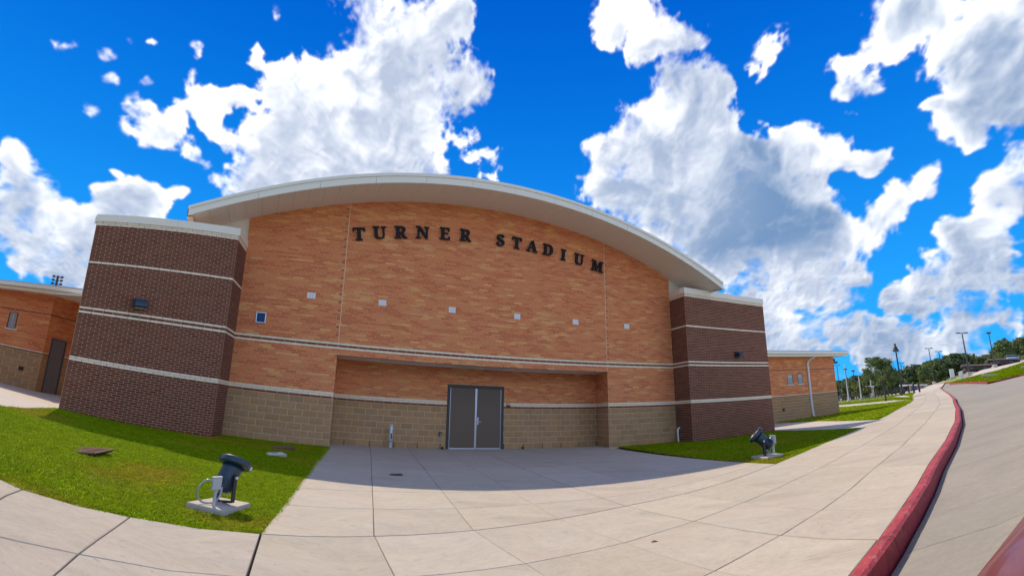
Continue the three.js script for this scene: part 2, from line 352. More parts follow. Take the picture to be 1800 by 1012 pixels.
// one brick or block: chamfered face standing out of the mortar
function brickFaces(m, W, u0, u1, y0, y1, depth, bev, col, r, rough = 0) {
  const P = (u, y, o) => W.at(u, y, o), b = bev, o1 = depth, o0 = depth - bev, du = r() * 3, dv = r() * 3;
  const uv = (a, c, e, f) => [a + du, c + dv, e + du, f + dv];
  if (rough) {                                                       // split face: a coarse broken surface
    const nx = 4, ny = 2, h = [];
    for (let j = 0; j <= ny; j++) for (let i = 0; i <= nx; i++) h.push(o1 + (i % nx && j % ny ? (r() - 0.3) * rough * 1.6 : (r() - 0.6) * rough));
    const Q = (i, j) => P(lerp(u0 + b, u1 - b, i / nx), lerp(y0 + b, y1 - b, j / ny), h[j * (nx + 1) + i]);
    for (let j = 0; j < ny; j++) for (let i = 0; i < nx; i++) m.quad(Q(i, j), Q(i + 1, j), Q(i + 1, j + 1), Q(i, j + 1), uv(lerp(u0, u1, i / nx), lerp(y0, y1, j / ny), lerp(u0, u1, (i + 1) / nx), lerp(y0, y1, (j + 1) / ny)), col);
    const e = [Q(0, 0), Q(nx, 0), Q(nx, ny), Q(0, ny)], g = [P(u0, y0, 0), P(u1, y0, 0), P(u1, y1, 0), P(u0, y1, 0)];
    for (let k = 0; k < 4; k++) m.quad(g[k], g[(k + 1) % 4], e[(k + 1) % 4], e[k], uv(0, 0, 0.3, 0.02), col);
    return;
  }
  const f = [P(u0 + b, y0 + b, o1), P(u1 - b, y0 + b, o1), P(u1 - b, y1 - b, o1), P(u0 + b, y1 - b, o1)];
  const e = [P(u0, y0, o0), P(u1, y0, o0), P(u1, y1, o0), P(u0, y1, o0)], g = [P(u0, y0, 0), P(u1, y0, 0), P(u1, y1, 0), P(u0, y1, 0)];
  m.quad(...f, uv(u0, y0, u1, y1), col);
  for (let k = 0; k < 4; k++) {
    const n = (k + 1) % 4;
    m.quad(e[k], e[n], f[n], f[k], uv(0, 0, 0.3, 0.01), col); m.quad(g[k], g[n], e[n], e[k], uv(0, 0, 0.3, 0.01), col);
  }
}
const TONES = {
  orange: (r, k) => {
    const t = k + (r() - 0.5) * 0.9, j = 0.94 + 0.12 * r();
    const c = t < 0.20 ? [0.69, 0.175, 0.062] : t < 0.55 ? [0.78, 0.24, 0.082] : t < 0.86 ? [0.80, 0.27, 0.092] : t < 0.95 ? [0.82, 0.325, 0.105] : [0.86, 0.40, 0.13];
    return c.map((x) => x * j);
  },
  dark: (r) => { const j = 0.78 + 0.44 * r(), c = r() < 0.14 ? [0.150, 0.027, 0.012] : r() < 0.4 ? [0.145, 0.040, 0.022] : [0.170, 0.053, 0.030]; return c.map((x) => x * j); },
  cream: (r) => { const j = 0.95 + 0.1 * r(); return [0.93 * j, 0.79 * j, 0.56 * j]; },
  brown: (r) => { const j = 0.8 + 0.4 * r(); return [0.16 * j, 0.062 * j, 0.045 * j]; },
  block: (r) => { const j = 0.90 + 0.18 * r(), w = (r() - 0.5) * 0.03; return [(0.47 + w) * j, 0.275 * j, (0.125 - w * 0.7) * j]; },
};
const JOINTS = { orange: 0.013, dark: 0.0155, cream: 0.012, brown: 0.013, block: 0.019 };
// lays one course of bricks between u0 and u1, broken by openings
function course(W, u0, u1, y0, y1, kind, len, shift, r, openings = [], keep) {
  const yc = (y0 + y1) / 2, holes = openings.filter((h) => yc > h[2] && yc < h[3]).sort((a, b) => a[0] - b[0]);
  const spans = []; let s = u0;
  for (const h of holes) { if (h[0] > s) spans.push([s, Math.min(h[0], u1)]); s = Math.max(s, h[1]); }
  if (s < u1) spans.push([s, u1]);
  const J = JOINTS[kind] / 2, name = kind === 'block' ? 'concrete_block' : kind === 'cream' ? 'trim_brick' : 'brick';
  for (const [a, b] of spans) {
    const first = Math.floor((a - u0) / len - shift) - 1;
    for (let k = first; ; k++) {
      let p = u0 + (k + shift) * len, q = p + len;
      if (p >= b - 0.02) break;
      p = Math.max(p, a); q = Math.min(q, b);
      if (q - p < 0.05) continue;
      if (keep && !keep((p + q) / 2, y1)) continue;
      const streak = kind === 'orange' ? vnoise(p * 2.3 + W.p0[0] * 3, yc * 10.2, W.p0[1] * 5 + 2) : 0;
      W.pieces.push({ name, kind, u0: p + J, u1: q - J, y0: y0 + J, y1: y1 - J, col: TONES[kind](r, clamp((streak - 0.5) * 1.15 + 0.47, 0, 1)), seed: (r() * 1e9) | 0 });
    }
  }
}
function pieceMesh(W, list) {
  const m = new Mesher();
  for (const b of list) {
    const r = rng(b.seed);
    if (b.kind === 'block') brickFaces(m, W, b.u0, b.u1, b.y0, b.y1, 0.012, 0.005, b.col, r, 0.008);
    else brickFaces(m, W, b.u0, b.u1, b.y0, b.y1, 0.006 + (r() - 0.5) * 0.002, 0.002, b.col, r);
  }
  return m.geo();
}
// the largest-looking pieces of a building stand alone, the rest of each wall is joined
function finishWalls(list, most) {
  const eye = camera.position, all = [];
  for (const { W, mesh: parent } of list) for (const b of W.pieces) {
    const p = W.at((b.u0 + b.u1) / 2, (b.y0 + b.y1) / 2), dx = p[0] - eye.x, dz = p[2] - eye.z, d = Math.hypot(dx, dz), along = dx * FX + dz * FZ;
    const facing = Math.abs(dx * W.n[0] + dz * W.n[1]) / d, inView = along > 1 && Math.abs(dx * -FZ + dz * FX) / along < 0.97;
    b.size = inView ? ((b.u1 - b.u0) * facing + (b.y1 - b.y0)) / along : 0; b.W = W; b.parent = parent; all.push(b);
  }
  all.sort((a, b) => b.size - a.size);
  const count = {};
  for (const b of all) {
    count[b.name] = (count[b.name] ?? 0) + 1;
    b.single = b.size > 0 && count[b.name] <= (most[b.name] ?? 0);
    if (b.single) mesh(b.name, pieceMesh(b.W, [b]), b.kind === 'block' ? M.block : M.clay, b.parent);
  }
  for (const { W, mesh: parent } of list) {
    const rest = W.pieces.filter((b) => !b.single), clay = rest.filter((b) => b.kind !== 'block'), blocks = rest.filter((b) => b.kind === 'block');
    if (clay.length) stuff(mesh('brickwork', pieceMesh(W, clay), M.clay, parent));
    if (blocks.length) stuff(mesh('blockwork', pieceMesh(W, blocks), M.block, parent));
  }
}

// ---------------------------------------------------------------- the stadium building
const CO = 0.06895;                                                  // one brick course
const LV = { block: 1.4485, brown: 1.5175, cream: 1.655, db0: 3.0235, db1: 3.2305, sb0: 4.664, sb1: 4.733, tb: 5.963, tc: 6.10, cop: 6.346, soffit: 2.829, door: 2.2 };
const archY = (x) => { const t = (x - 7.2) / 9.5, q = t * t; return 8.5942 + 0.0046 * t - 1.8188 * q - 0.1144 * q * t - 0.3781 * q * q; };
const building = thing('stadium_building', 'large brick stadium building with arched roof, dark brick towers and name lettering', 'building');
const walls = [];
const rb = rng(21);
function rows(y0, y1, n, fn) { for (let i = 0; i < n; i++) fn(lerp(y0, y1, i / n), lerp(y0, y1, (i + 1) / n), i); }
function layBase(W, u0, u1, holes = []) {                            // blocks, one brown course, two cream courses
  rows(0, LV.block, 7, (a, b, i) => course(W, u0, u1, a, b, 'block', 0.405, (i % 2) * 0.5, rb, holes));
  course(W, u0, u1, LV.block, LV.brown, 'brown', 0.305, 0.2, rb, holes);
  rows(LV.brown, LV.cream, 2, (a, b, i) => course(W, u0, u1, a, b, 'cream', 0.305, i * 0.5, rb, holes));
}
function layOrange(W, u0, u1, y0, y1, holes = [], keep, len = 0.305) {
  const n = Math.round((y1 - y0) / 0.0684);
  rows(y0, y1, n, (a, b, i) => course(W, u0, u1, a, b, 'orange', len, [0, 0.5, 0.2, 0.7][i % 4], rb, holes, keep));
}
function layBand(W, u0, u1, len = 0.305) {                           // cream, dark, cream
  rows(LV.db0, LV.db1, 3, (a, b, i) => course(W, u0, u1, a, b, i === 1 ? 'dark' : 'cream', len, i * 0.33, rb));
}

// front wall with the recess for the doors
{
  const XL = -0.783, XR = 15.338, RL = 2.055, RR = 12.064, W = new Wall([XL, 0], [XR, 0]), U = (x) => x - XL, L = W.len;
  const hole = [U(RL), U(RR), -1, LV.soffit], vents = [1.15, 3.325, 5.705, 8.185, 10.655, 13.05].map((x) => [U(x) - 0.125, U(x) + 0.125, 4.583, 4.788]);
  const panel = [U(-0.17) - 0.135, U(-0.17) + 0.135, 3.64, 3.95];
  layBase(W, 0, L, [hole]);
  layOrange(W, 0, L, LV.cream, LV.db0, [hole]);
  layBand(W, 0, L);
  layOrange(W, 0, L, LV.db1, 8.68, [...vents, panel], (u, y) => y < archY(u + XL) + 0.09);
  // darker half bricks beside the two movement joints
  for (const x of [2.07, 12.05]) for (const b of W.pieces.slice()) {
    const row = Math.round(b.y0 / 0.0684), c = U(x) + (row % 4 < 2 ? 0.02 : -0.11), end = b.u1;
    if (b.kind !== 'orange' || b.y0 < LV.db1 || row % 2 || b.u0 > c || b.u1 < c + 0.1) continue;
    W.pieces.push({ ...b, u0: c, u1: c + 0.09, col: [0.36, 0.125, 0.06], seed: b.seed + 1 });
    if (end - c - 0.1 > 0.03) W.pieces.push({ ...b, u0: c + 0.102, seed: b.seed + 2 });
    b.u1 = c - 0.012; if (b.u1 - b.u0 < 0.02) b.u0 = b.u1 - 0.02;
  }
  const m = new Mesher();
  W.sheet(m, 0, U(RL), -0.25, LV.soffit); W.sheet(m, U(RR), L, -0.25, LV.soffit);
  W.sheet(m, 0, L, LV.soffit, (u) => archY(u + XL) + 0.12, 0, 40, 10);
  const wall = mesh('front_wall', m.geo(), M.mortarTan, building);
  walls.push({ W, mesh: wall });
  for (const [x, y] of [[2.07, LV.db1], [12.05, LV.soffit]]) mesh('movement_joint', bars(W, [[U(x) - 0.009, U(x) + 0.009, y, archY(x) + 0.05, 0.0, 0.0085]]), M.sealant, wall);
  mesh('lintel', bars(W, [[U(RL) - 0.03, U(RR) + 0.03, LV.soffit - 0.012, LV.soffit + 0.004, -0.05, 0.016]]), M.frame, wall);
   for (let x = RL + 0.75; x < RR - 0.2; x += 0.81) mesh('weep_hole', bars(W, [[U(x) - 0.006, U(x) + 0.006, LV.soffit + 0.004, LV.soffit + 0.075, 0, 0.0078]]), M.frame, wall);
  const slat = [];
  for (const v of vents) {                                           // cream vents of three upright slats
    const w = (v[1] - v[0]) / 3, vm = new Mesher();
    W.bar(vm, v[0] + 0.004, v[1] - 0.004, v[2] + 0.004, v[3] - 0.004, 0.0, 0.004);
    const vent = mesh('wall_vent', vm.geo(), M.sealant, building);
    for (let k = 0; k < 3; k++) mesh('slat', bars(W, [[v[0] + w * k + 0.006, v[0] + w * (k + 1) - 0.006, v[2] + 0.006, v[3] - 0.006, 0.003, 0.016]]), M.whiteTrim, vent);
  }
  // recess: back wall and the two returns
  const B = new Wall([2.283, -1.383], [12.442, -1.383]), UB = (x) => x - 2.283, dh = [UB(6.13), UB(8.32), -1, LV.door + 0.05];
  layBase(B, 0, B.len, [dh]); layOrange(B, 0, B.len, LV.cream, 2.965, [dh], (u, y) => y < LV.soffit + 0.06);
  const bm = new Mesher();
  B.sheet(bm, 0, dh[0], -0.25, 2.9); B.sheet(bm, dh[1], B.len, -0.25, 2.9); B.sheet(bm, dh[0], dh[1], dh[3], 2.9);
  const back = mesh('recess_wall', bm.geo(), M.mortarTan, building); walls.push({ W: B, mesh: back });
  for (const [a, b] of [[[2.055, 0], [2.283, -1.383]], [[12.442, -1.383], [12.064, 0]]]) {
    const S = new Wall(a, b), sm = new Mesher();
    layBase(S, 0, S.len); layOrange(S, 0, S.len, LV.cream, 2.965, [], (u, y) => y < LV.soffit + 0.03);
    S.sheet(sm, 0, S.len, -0.25, 2.9); walls.push({ W: S, mesh: mesh('recess_wall', sm.geo(), M.mortarTan, building) });
  }
  // ceiling of the recess with its panels and lamps
  const cm = new Mesher(); W.bar(cm, U(RL) - 0.02, U(RR) + 0.4, LV.soffit + 0.001, LV.soffit + 0.09, -1.45, -0.012);
  const ceil = mesh('recess_ceiling', cm.geo(), M.soffit, building);
  for (let k = 0; k < 5; k++) { const a = U(RL) + 0.05 + k * 2.0; mesh('ceiling_panel', bars(W, [[a, a + 1.96, LV.soffit - 0.006, LV.soffit + 0.001, -1.36, -0.06]]), std(C(0.86, 0.84, 0.80).multiplyScalar(k === 2 ? 0.86 : 1), 0.6), ceil); }
  for (const x of [3.3, 7.0, 10.85]) {
    const g = new THREE.CylinderGeometry(0.13, 0.13, 0.022, 28).translate(x, LV.soffit - 0.012, -0.55), q = new THREE.CylinderGeometry(0.10, 0.10, 0.012, 28).translate(x, LV.soffit - 0.024, -0.55);
    const d = mesh('downlight', lift(g), M.whiteTrim, ceil); mesh('lens', lift(q), std(C(0.85, 0.85, 0.83), 0.2), d);
  }
  // double door
  const D0 = UB(6.18), D1 = UB(8.274), mid = (D0 + D1) / 2;
  const door = mesh('double_door', bars(B, [[D0 - 0.055, D0 + 0.045, 0, LV.door, -0.10, 0.030], [D1 - 0.045, D1 + 0.055, 0, LV.door, -0.10, 0.030], [D0 - 0.055, D1 + 0.055, LV.door - 0.06, LV.door + 0.045, -0.10, 0.031]], 0.3), M.frame, building);
  mesh('door_leaf', bars(B, [[D0 + 0.07, mid - 0.038, 0.06, LV.door - 0.065, -0.06, 0.0]], 0.3), M.doorPaint, door);
  mesh('door_leaf', bars(B, [[mid + 0.038, D1 - 0.07, 0.06, LV.door - 0.065, -0.06, 0.0]], 0.3), M.doorPaint, door);
  for (const [a, b] of [[D0 + 0.047, D0 + 0.068], [mid - 0.035, mid - 0.004], [mid + 0.004, mid + 0.035], [D1 - 0.068, D1 - 0.047]]) mesh('edge_strip', bars(B, [[a, b, 0.03, LV.door - 0.07, -0.05, 0.008]], 0.3), M.brightMetal, door);
  mesh('threshold', bars(B, [[D0 + 0.05, mid - 0.01, 0.0, 0.05, -0.05, 0.022], [mid + 0.01, D1 - 0.05, 0.0, 0.05, -0.05, 0.022]], 0.3), M.brightMetal, door);
  {
    const hx = B.at(mid + 0.085, 0.98, 0), y = hx[1];
    const plate = box(0.05, 0.26, 0.014, hx[0], y, hx[2] + 0.007), rose = new THREE.CylinderGeometry(0.026, 0.026, 0.03, 16).rotateX(Math.PI / 2).translate(hx[0], y - 0.03, hx[2] + 0.025);
    const lever = new THREE.CapsuleGeometry(0.012, 0.11, 4, 10).rotateZ(Math.PI / 2).translate(hx[0] + 0.06, y - 0.03, hx[2] + 0.05), cyl = new THREE.CylinderGeometry(0.018, 0.018, 0.02, 14).rotateX(Math.PI / 2).translate(hx[0], y + 0.08, hx[2] + 0.018);
    mesh('door_handle', lift(join(plate, rose, lever, cyl)), M.brightMetal, door);
  }
  for (let k = 0; k < 4; k++) { const u = D0 + 0.33 + k * 0.5; mesh('weep_hole', bars(B, [[u - 0.005, u + 0.005, LV.door + 0.047, LV.door + 0.11, 0, 0.0078]]), M.frame, back); }
  for (let u = 0.4; u < B.len; u += 0.81) if (u < dh[0] || u > dh[1]) mesh('weep_hole', bars(B, [[u - 0.008, u + 0.008, 0.0, 0.19, 0, 0.022]]), M.bed, back);
  // roof: curved slab, front fascia in two steps, boarded soffit
  const X0 = -2.16, X1 = 16.66, N = 72, ZF = 1.7, ZB = -14, up = (x) => archY(x) + 0.33;
  const strip = (x0, x1, n, ya, yb, za, zb) => { const g = new Mesher(); for (let i = 0; i < n; i++) { const s = lerp(x0, x1, i / n), t = lerp(x0, x1, (i + 1) / n);
    const q = (f0, f1, z0, z1) => g.quad([s, f0(s), z0], [t, f0(t), z0], [t, f1(t), z1], [s, f1(s), z1], [s, 0, t, 1]);
    q(ya, yb, zb, zb); q(yb, yb, zb, za); q(ya, ya, za, zb); q(ya, yb, za, za);
    for (const [x, on] of [[s, i === 0], [t, i === n - 1]]) if (on) g.quad([x, ya(x), za], [x, ya(x), zb], [x, yb(x), zb], [x, yb(x), za]); }
    return g; };
  const roof = mesh('roof', strip(X0 + 0.02, X1 - 0.02, N, (x) => archY(x) + 0.04, (x) => archY(x) + 0.30, ZB, ZF - 0.04).geo(), M.roofTop, building);
  for (let k = 0; k < 12; k++) { const a = lerp(X0, X1, k / 12) + 0.004, b = lerp(X0, X1, (k + 1) / 12) - 0.004; mesh('fascia', strip(a, b, 6, (x) => archY(x), (x) => archY(x) + 0.225, ZF - 0.05, ZF).geo(), M.fascia, roof); }
  mesh('gutter_edge', strip(X0 - 0.01, X1 + 0.01, N, (x) => archY(x) + 0.228, up, ZF - 0.06, ZF + 0.028).geo(), M.fascia, roof);
  for (const [x, s] of [[X0, -1], [X1, 1]]) { const e = new Mesher(); for (let i = 0; i < 12; i++) { const z0 = lerp(ZF - 0.06, ZB, i / 12), z1 = lerp(ZF - 0.06, ZB, (i + 1) / 12), xo = x + s * 0.025; e.quad([xo, archY(x) - 0.02, z0], [xo, archY(x) - 0.02, z1], [xo, up(x), z1], [xo, up(x), z0]); e.quad([xo, up(x), z0], [xo, up(x), z1], [x - s * 0.1, up(x), z1], [x - s * 0.1, up(x), z0]); e.quad([xo, archY(x) - 0.02, z0], [xo, archY(x) - 0.02, z1], [x - s * 0.1, archY(x) - 0.02, z1], [x - s * 0.1, archY(x) - 0.02, z0]); } mesh('eave_edge', e.geo(), M.fascia, roof); }
  const np = 46;
  for (let k = 0; k < np; k++) { const a = lerp(X0 + 0.05, X1 - 0.05, k / np) + 0.003, b = lerp(X0 + 0.05, X1 - 0.05, (k + 1) / np) - 0.003; mesh('soffit_panel', strip(a, b, 2, (x) => archY(x) - 0.004, (x) => archY(x) + 0.03, k < 4 || k > np - 5 ? -3 : -0.02, ZF - 0.052).geo(), M.soffit, roof); }
  // pale metal wall under the roof ends, above the towers
  mesh('clerestory_wall', (() => { const g = new Mesher(); for (const [a, b] of [[-2.1, XL + 0.01], [XR - 0.01, 16.6]]) for (let i = 0; i < 6; i++) { const s = lerp(a, b, i / 6), t = lerp(a, b, (i + 1) / 6); g.quad([s, 5.4, -0.05], [t, 5.4, -0.05], [t, archY(t) + 0.1, -0.05], [s, archY(s) + 0.1, -0.05]); } return g.geo(); })(), M.fascia, building);
  // body behind the front
  const body = new Mesher(); const bq = (x0, x1, z) => { for (let i = 0; i < 24; i++) { const s = lerp(x0, x1, i / 24), t = lerp(x0, x1, (i + 1) / 24); body.quad([s, -0.3, z], [t, -0.3, z], [t, archY(t) + 0.1, z], [s, archY(s) + 0.1, z]); } };
  bq(XL, XR, -13.6); for (const x of [XL, XR]) for (let i = 0; i < 8; i++) { const z0 = lerp(0, -13.6, i / 8), z1 = lerp(0, -13.6, (i + 1) / 8); body.quad([x, -0.3, z0], [x, -0.3, z1], [x, archY(x) + 0.1, z1], [x, archY(x) + 0.1, z0]); }
  mesh('rear_wall', body.geo(), M.mortarPink, building);
}
// the two dark brick towers
function tower(pO, pI, pJ, backO, backJ, right, lenFront) {
  const F = right ? new Wall(pI, pO) : new Wall(pO, pI), S = right ? new Wall(pJ, pI) : new Wall(pI, pJ);
  const part = mesh('tower', (() => {
    const m = new Mesher(); F.sheet(m, 0, F.len, -0.3, LV.cop - 0.05, 0, 8, 10); S.sheet(m, 0, S.len, -0.3, LV.cop - 0.05, 0, 2, 10);
    const O = right ? new Wall(pO, backO) : new Wall(backO, pO), K = new Wall(backO, backJ); O.sheet(m, 0, O.len, -0.3, LV.cop - 0.05, 0, 6, 8); K.sheet(m, 0, K.len, -0.3, LV.cop - 0.05, 0, 6, 8);
    const q = [pO, pI, pJ, backJ, backO].map((p) => [p[0], LV.cop - 0.25, p[1]]); m.quad(q[0], q[1], q[2], q[3]); m.tri(q[0], q[3], q[4], [0, 0], [1, 0], [1, 1]);
    return m.geo();
  })(), M.mortarPink, building);
  for (const [W, len] of [[F, lenFront], [S, 0.305]]) {
    const c = (a, b, k, i) => course(W, 0, W.len, a, b, k, k === 'dark' ? len : len * 1.3, (i % 2) * 0.5, rb);
    rows(0, LV.brown, 22, (a, b, i) => c(a, b, 'dark', i));
    rows(LV.brown, LV.cream, 2, (a, b, i) => c(a, b, 'cream', i));
    rows(LV.cream, LV.db0, 20, (a, b, i) => c(a, b, 'dark', i));
    rows(LV.db0, LV.db1, 3, (a, b, i) => c(a, b, i === 1 ? 'dark' : 'cream', i));
    rows(LV.db1, LV.sb0, 21, (a, b, i) => c(a, b, 'dark', i));
    c(LV.sb0, LV.sb1, 'cream', 0);
    rows(LV.sb1, LV.tb, 18, (a, b, i) => c(a, b, 'dark', i));
    rows(LV.tb, LV.tc, 2, (a, b, i) => c(a, b, 'cream', i));
  }
  walls.push({ W: F, mesh: part }, { W: S, mesh: part });
  const o = right ? [-0.025, F.len + 0.01] : [-0.01, F.len + 0.025];
  mesh('coping', bars(F, [[o[0], o[1], LV.tc + 0.003, LV.cop, -0.25, 0.028]], 0.4), M.coping, part);
  mesh('coping', bars(S, [right ? [0, S.len - 0.003, LV.tc + 0.003, LV.cop - 0.003, -0.22, 0.026] : [0.003, S.len, LV.tc + 0.003, LV.cop - 0.003, -0.22, 0.026]], 0.4), M.coping, part);
  mesh('coping_joint', bars(F, [[F.len * 0.52, F.len * 0.52 + 0.008, LV.tc + 0.005, LV.cop - 0.002, 0.02, 0.030]]), M.sealant, part);
  return { F, S };
}
const TL = tower([-3.809, 2.434], [-0.953, 1.332], [-0.783, 0], [-4.1, -5], [-0.783, -5], false, 0.176);
const TR = tower([19.919, 0.853], [15.149, 1.091], [15.338, 0], [20.05, -5.19], [15.338, -5.2], true, 0.275);
finishWalls(walls, { brick: 300, trim_brick: 300, concrete_block: 300 });

// ---------------------------------------------------------------- low side buildings
function lowWing(label, F, S, opts) {
  const g = thing('brick_wing', label, 'building');
  const list = [], lv = { block: 1.60, brown: 1.655, cream: 1.71, line0: 3.37, line1: 3.43, top: 4.27 };
  for (const W of [F, S]) {
    const holes = W === F ? opts.windows : opts.doors ?? [], m = new Mesher();
    rows(0, lv.block, 8, (a, b, i) => course(W, 0, W.len, a, b, 'block', opts.blockLen, (i % 2) * 0.5, rb, holes));
    course(W, 0, W.len, lv.block, lv.brown, 'brown', 0.305, 0, rb, holes); course(W, 0, W.len, lv.brown, lv.cream, 'cream', 0.305, 0.4, rb, holes);
    layOrange(W, 0, W.len, lv.cream, lv.line0, holes); course(W, 0, W.len, lv.line0, lv.line1, 'brown', 0.305, 0.3, rb, holes); layOrange(W, 0, W.len, lv.line1, lv.top, holes);
    W.sheet(m, 0, W.len, -0.3, lv.top + 0.1, 0, undefined, 10);
    list.push({ W, mesh: mesh('wall', m.geo(), M.mortarTan, g) });
  }
  finishWalls(list, { concrete_block: 120 });
  for (const h of opts.windows) {                                    // small square windows of glass blocks
    const w = mesh('window', bars(F, [[h[0], h[1], h[2], h[2] + 0.02, 0.001, 0.006], [h[0], h[1], h[3] - 0.02, h[3], 0.001, 0.012], [h[0], h[0] + 0.02, h[2] + 0.02, h[3] - 0.02, 0.001, 0.012], [h[1] - 0.02, h[1], h[2] + 0.02, h[3] - 0.02, 0.001, 0.012]]), M.frame, g);
    for (let i = 0; i < 2; i++) for (let j = 0; j < 3; j++) { const bw = (h[1] - h[0] - 0.05) / 2, bh = (h[3] - h[2] - 0.05) / 3; const m = new Mesher(); brickFaces(m, F, h[0] + 0.025 + i * bw + 0.006, h[0] + 0.025 + (i + 1) * bw - 0.006, h[2] + 0.025 + j * bh + 0.006, h[2] + 0.025 + (j + 1) * bh - 0.006, 0.006, 0.004, null, rb); mesh('glass_block', m.geo(), M.glassBlock, w); }
    mesh('sill', bars(F, [[h[0] - 0.03, h[1] + 0.03, h[2] - 0.055, h[2] - 0.002, 0, 0.035]]), M.whiteTrim, w);
  }
  // eaves: soffit, gutter, roof edge
  const e = opts.over, ext = opts.ext;
  const eave = mesh('roof', bars(F, [[ext[0], ext[1], 4.60, 4.66, -6, e - 0.02]]), M.roofTop, g);
  mesh('soffit', bars(F, [[ext[0], ext[1] - 0.02, 4.27, 4.30, -0.15, e - 0.1]]), M.soffit, eave);
  mesh('fascia', bars(F, [[ext[0], ext[1], 4.27, 4.42, e - 0.1, e - 0.06]]), M.fascia, eave);
  mesh('gutter', bars(F, [[ext[0], ext[1] + 0.02, 4.43, 4.598, e - 0.1, e + 0.05]]), M.fascia, eave);
  const back = bars(F, [[ext[0], F.len, -0.3, 4.6, -6.2, -6]]); mesh('rear_wall', back, M.mortarPink, g);
  if (!opts.doors) { const m = new Mesher(); W2(m); mesh('rear_wall', m.geo(), M.mortarTan, g); function W2(q) { S.sheet(q, 0, S.len, -0.3, 4.5, -0.05); } }
  return g;
}
// left: front wall, then a shaded return with a dark door
const LF = new Wall([-9.6, -0.276], [-5.83, -2.86]), LS = new Wall([-5.83, -2.86], [-5.35, -6.4]);
const uL = (x) => Math.hypot(x + 9.6, (x + 9.6) * 0.6854), wl = [uL(-6.59), uL(-6.43), 2.49, 3.25];
const leftWing = lowWing('low orange brick wing half hidden behind the left dark tower', LF, LS, { windows: [wl], doors: [[0.36, 1.28, -1, 2.40]], blockLen: 0.34, over: 0.62, ext: [0, LF.len + 0.66] });
{
  const d = mesh('door', bars(LS, [[0.36, 0.42, 0, 2.40, 0.0, 0.02], [1.22, 1.28, 0, 2.40, 0.0, 0.02], [0.36, 1.28, 2.34, 2.41, 0.0, 0.021]]), M.frame, leftWing);
  mesh('door_leaf', bars(LS, [[0.43, 1.21, 0.01, 2.335, 0.002, 0.008]]), M.doorPaint, d);
  mesh('soffit', bars(LS, [[-0.6, LS.len, 4.27, 4.30, -0.05, 0.9]]), M.soffit, leftWing);
  mesh('fascia', bars(LS, [[-0.6, LS.len, 4.27, 4.6, 0.9, 0.96]]), M.fascia, leftWing);
  mesh('outlet_box', bars(LF, [[uL(-6.17) - 0.05, uL(-6.17) + 0.05, 0.74, 0.90, 0, 0.05]]), M.darkMetal, leftWing);
}
const RF = new Wall([20.3, -5.2], [33.42, -5.2]), RS = new Wall([33.42, -5.2], [33.42, -11.2]);
const rightWing = lowWing('low orange brick wing with two small windows and a downspout, right of the towers', RF, RS, { windows: [[28.88 - 20.3, 29.37 - 20.3, 2.42, 3.09], [29.83 - 20.3, 30.27 - 20.3, 2.42, 3.10]], blockLen: 0.6, over: 0.62, ext: [0, 33.42 - 20.3 + 0.62] });
{
  mesh('downspout', lift(tube([[31.0, 4.5, -4.7], [31.0, 4.28, -4.72], [30.86, 4.05, -5.0], [30.8, 3.86, -5.13], [30.8, 3.5, -5.14], [30.8, 0.3, -5.14], [30.8, 0.1, -5.10]], 0.065, 60, 10)), M.whiteTrim, rightWing);
  mesh('outlet_box', bars(RF, [[28.2 - 20.3, 28.34 - 20.3, 0.70, 0.88, 0, 0.05]]), M.darkMetal, rightWing);
  mesh('eave_lamp', lift(join(box(0.5, 0.16, 0.4, 33.75, 3.86, -5.5), new THREE.SphereGeometry(0.2, 14, 10).translate(33.7, 4.05, -5.5))), M.darkMetal, rightWing);
}

// ---------------------------------------------------------------- ground
// a plan polygon as a sheet that follows the hollow
function sheet(poly, y, cell = (d) => 0.25 + 0.06 * d, uvScale = 1) {
  const pts = poly.map((p) => new THREE.Vector2(p[0], p[1]));
  let tris = THREE.ShapeUtils.triangulateShape(pts, []).map((t) => t.map((i) => [pts[i].x, pts[i].y]));
  for (let pass = 0; pass < 9; pass++) {
    const out = []; let split = false;
    for (const t of tris) {
      const e = [0, 1, 2].map((i) => { const a = t[i], b = t[(i + 1) % 3], mx = (a[0] + b[0]) / 2, mz = (a[1] + b[1]) / 2; return Math.hypot(a[0] - b[0], a[1] - b[1]) > cell(Math.hypot(mx - HX, mz - HZ)) ? [mx, mz] : null; });
      const n = e.filter(Boolean).length;
      if (!n) { out.push(t); continue; }
      split = true;
      if (n === 3) { out.push([t[0], e[0], e[2]], [e[0], t[1], e[1]], [e[2], e[1], t[2]], [e[0], e[1], e[2]]); continue; }
      let k = 0; if (n === 1) while (!e[k]) k++; else while (e[k]) k++;
      const a = t[k], b = t[(k + 1) % 3], c = t[(k + 2) % 3];
      if (n === 1) out.push([a, e[k], c], [e[k], b, c]);
      else { const f = e[(k + 1) % 3], h = e[(k + 2) % 3]; out.push([a, b, f], [a, f, h], [h, f, c]); }
    }
    tris = out; if (!split) break;
  }
  const m = new Mesher();
  for (const t of tris) {
    const P = t.map((p) => [p[0], y, p[1]]), area = (t[1][0] - t[0][0]) * (t[2][1] - t[0][1]) - (t[2][0] - t[0][0]) * (t[1][1] - t[0][1]);
    if (Math.abs(area) < 1e-7) continue;
    const q = area > 0 ? [P[0], P[2], P[1]] : P;
    m.tri(...q, ...q.map((p) => [p[0] * uvScale, p[2] * uvScale]));
  }
  return m.geo();
}
const inside = (poly, x, z) => { let c = false; for (let i = 0, j = poly.length - 1; i < poly.length; j = i++) { const a = poly[i], b = poly[j]; if (a[1] > z !== b[1] > z && x < ((b[0] - a[0]) * (z - a[1])) / (b[1] - a[1]) + a[0]) c = !c; } return c; };

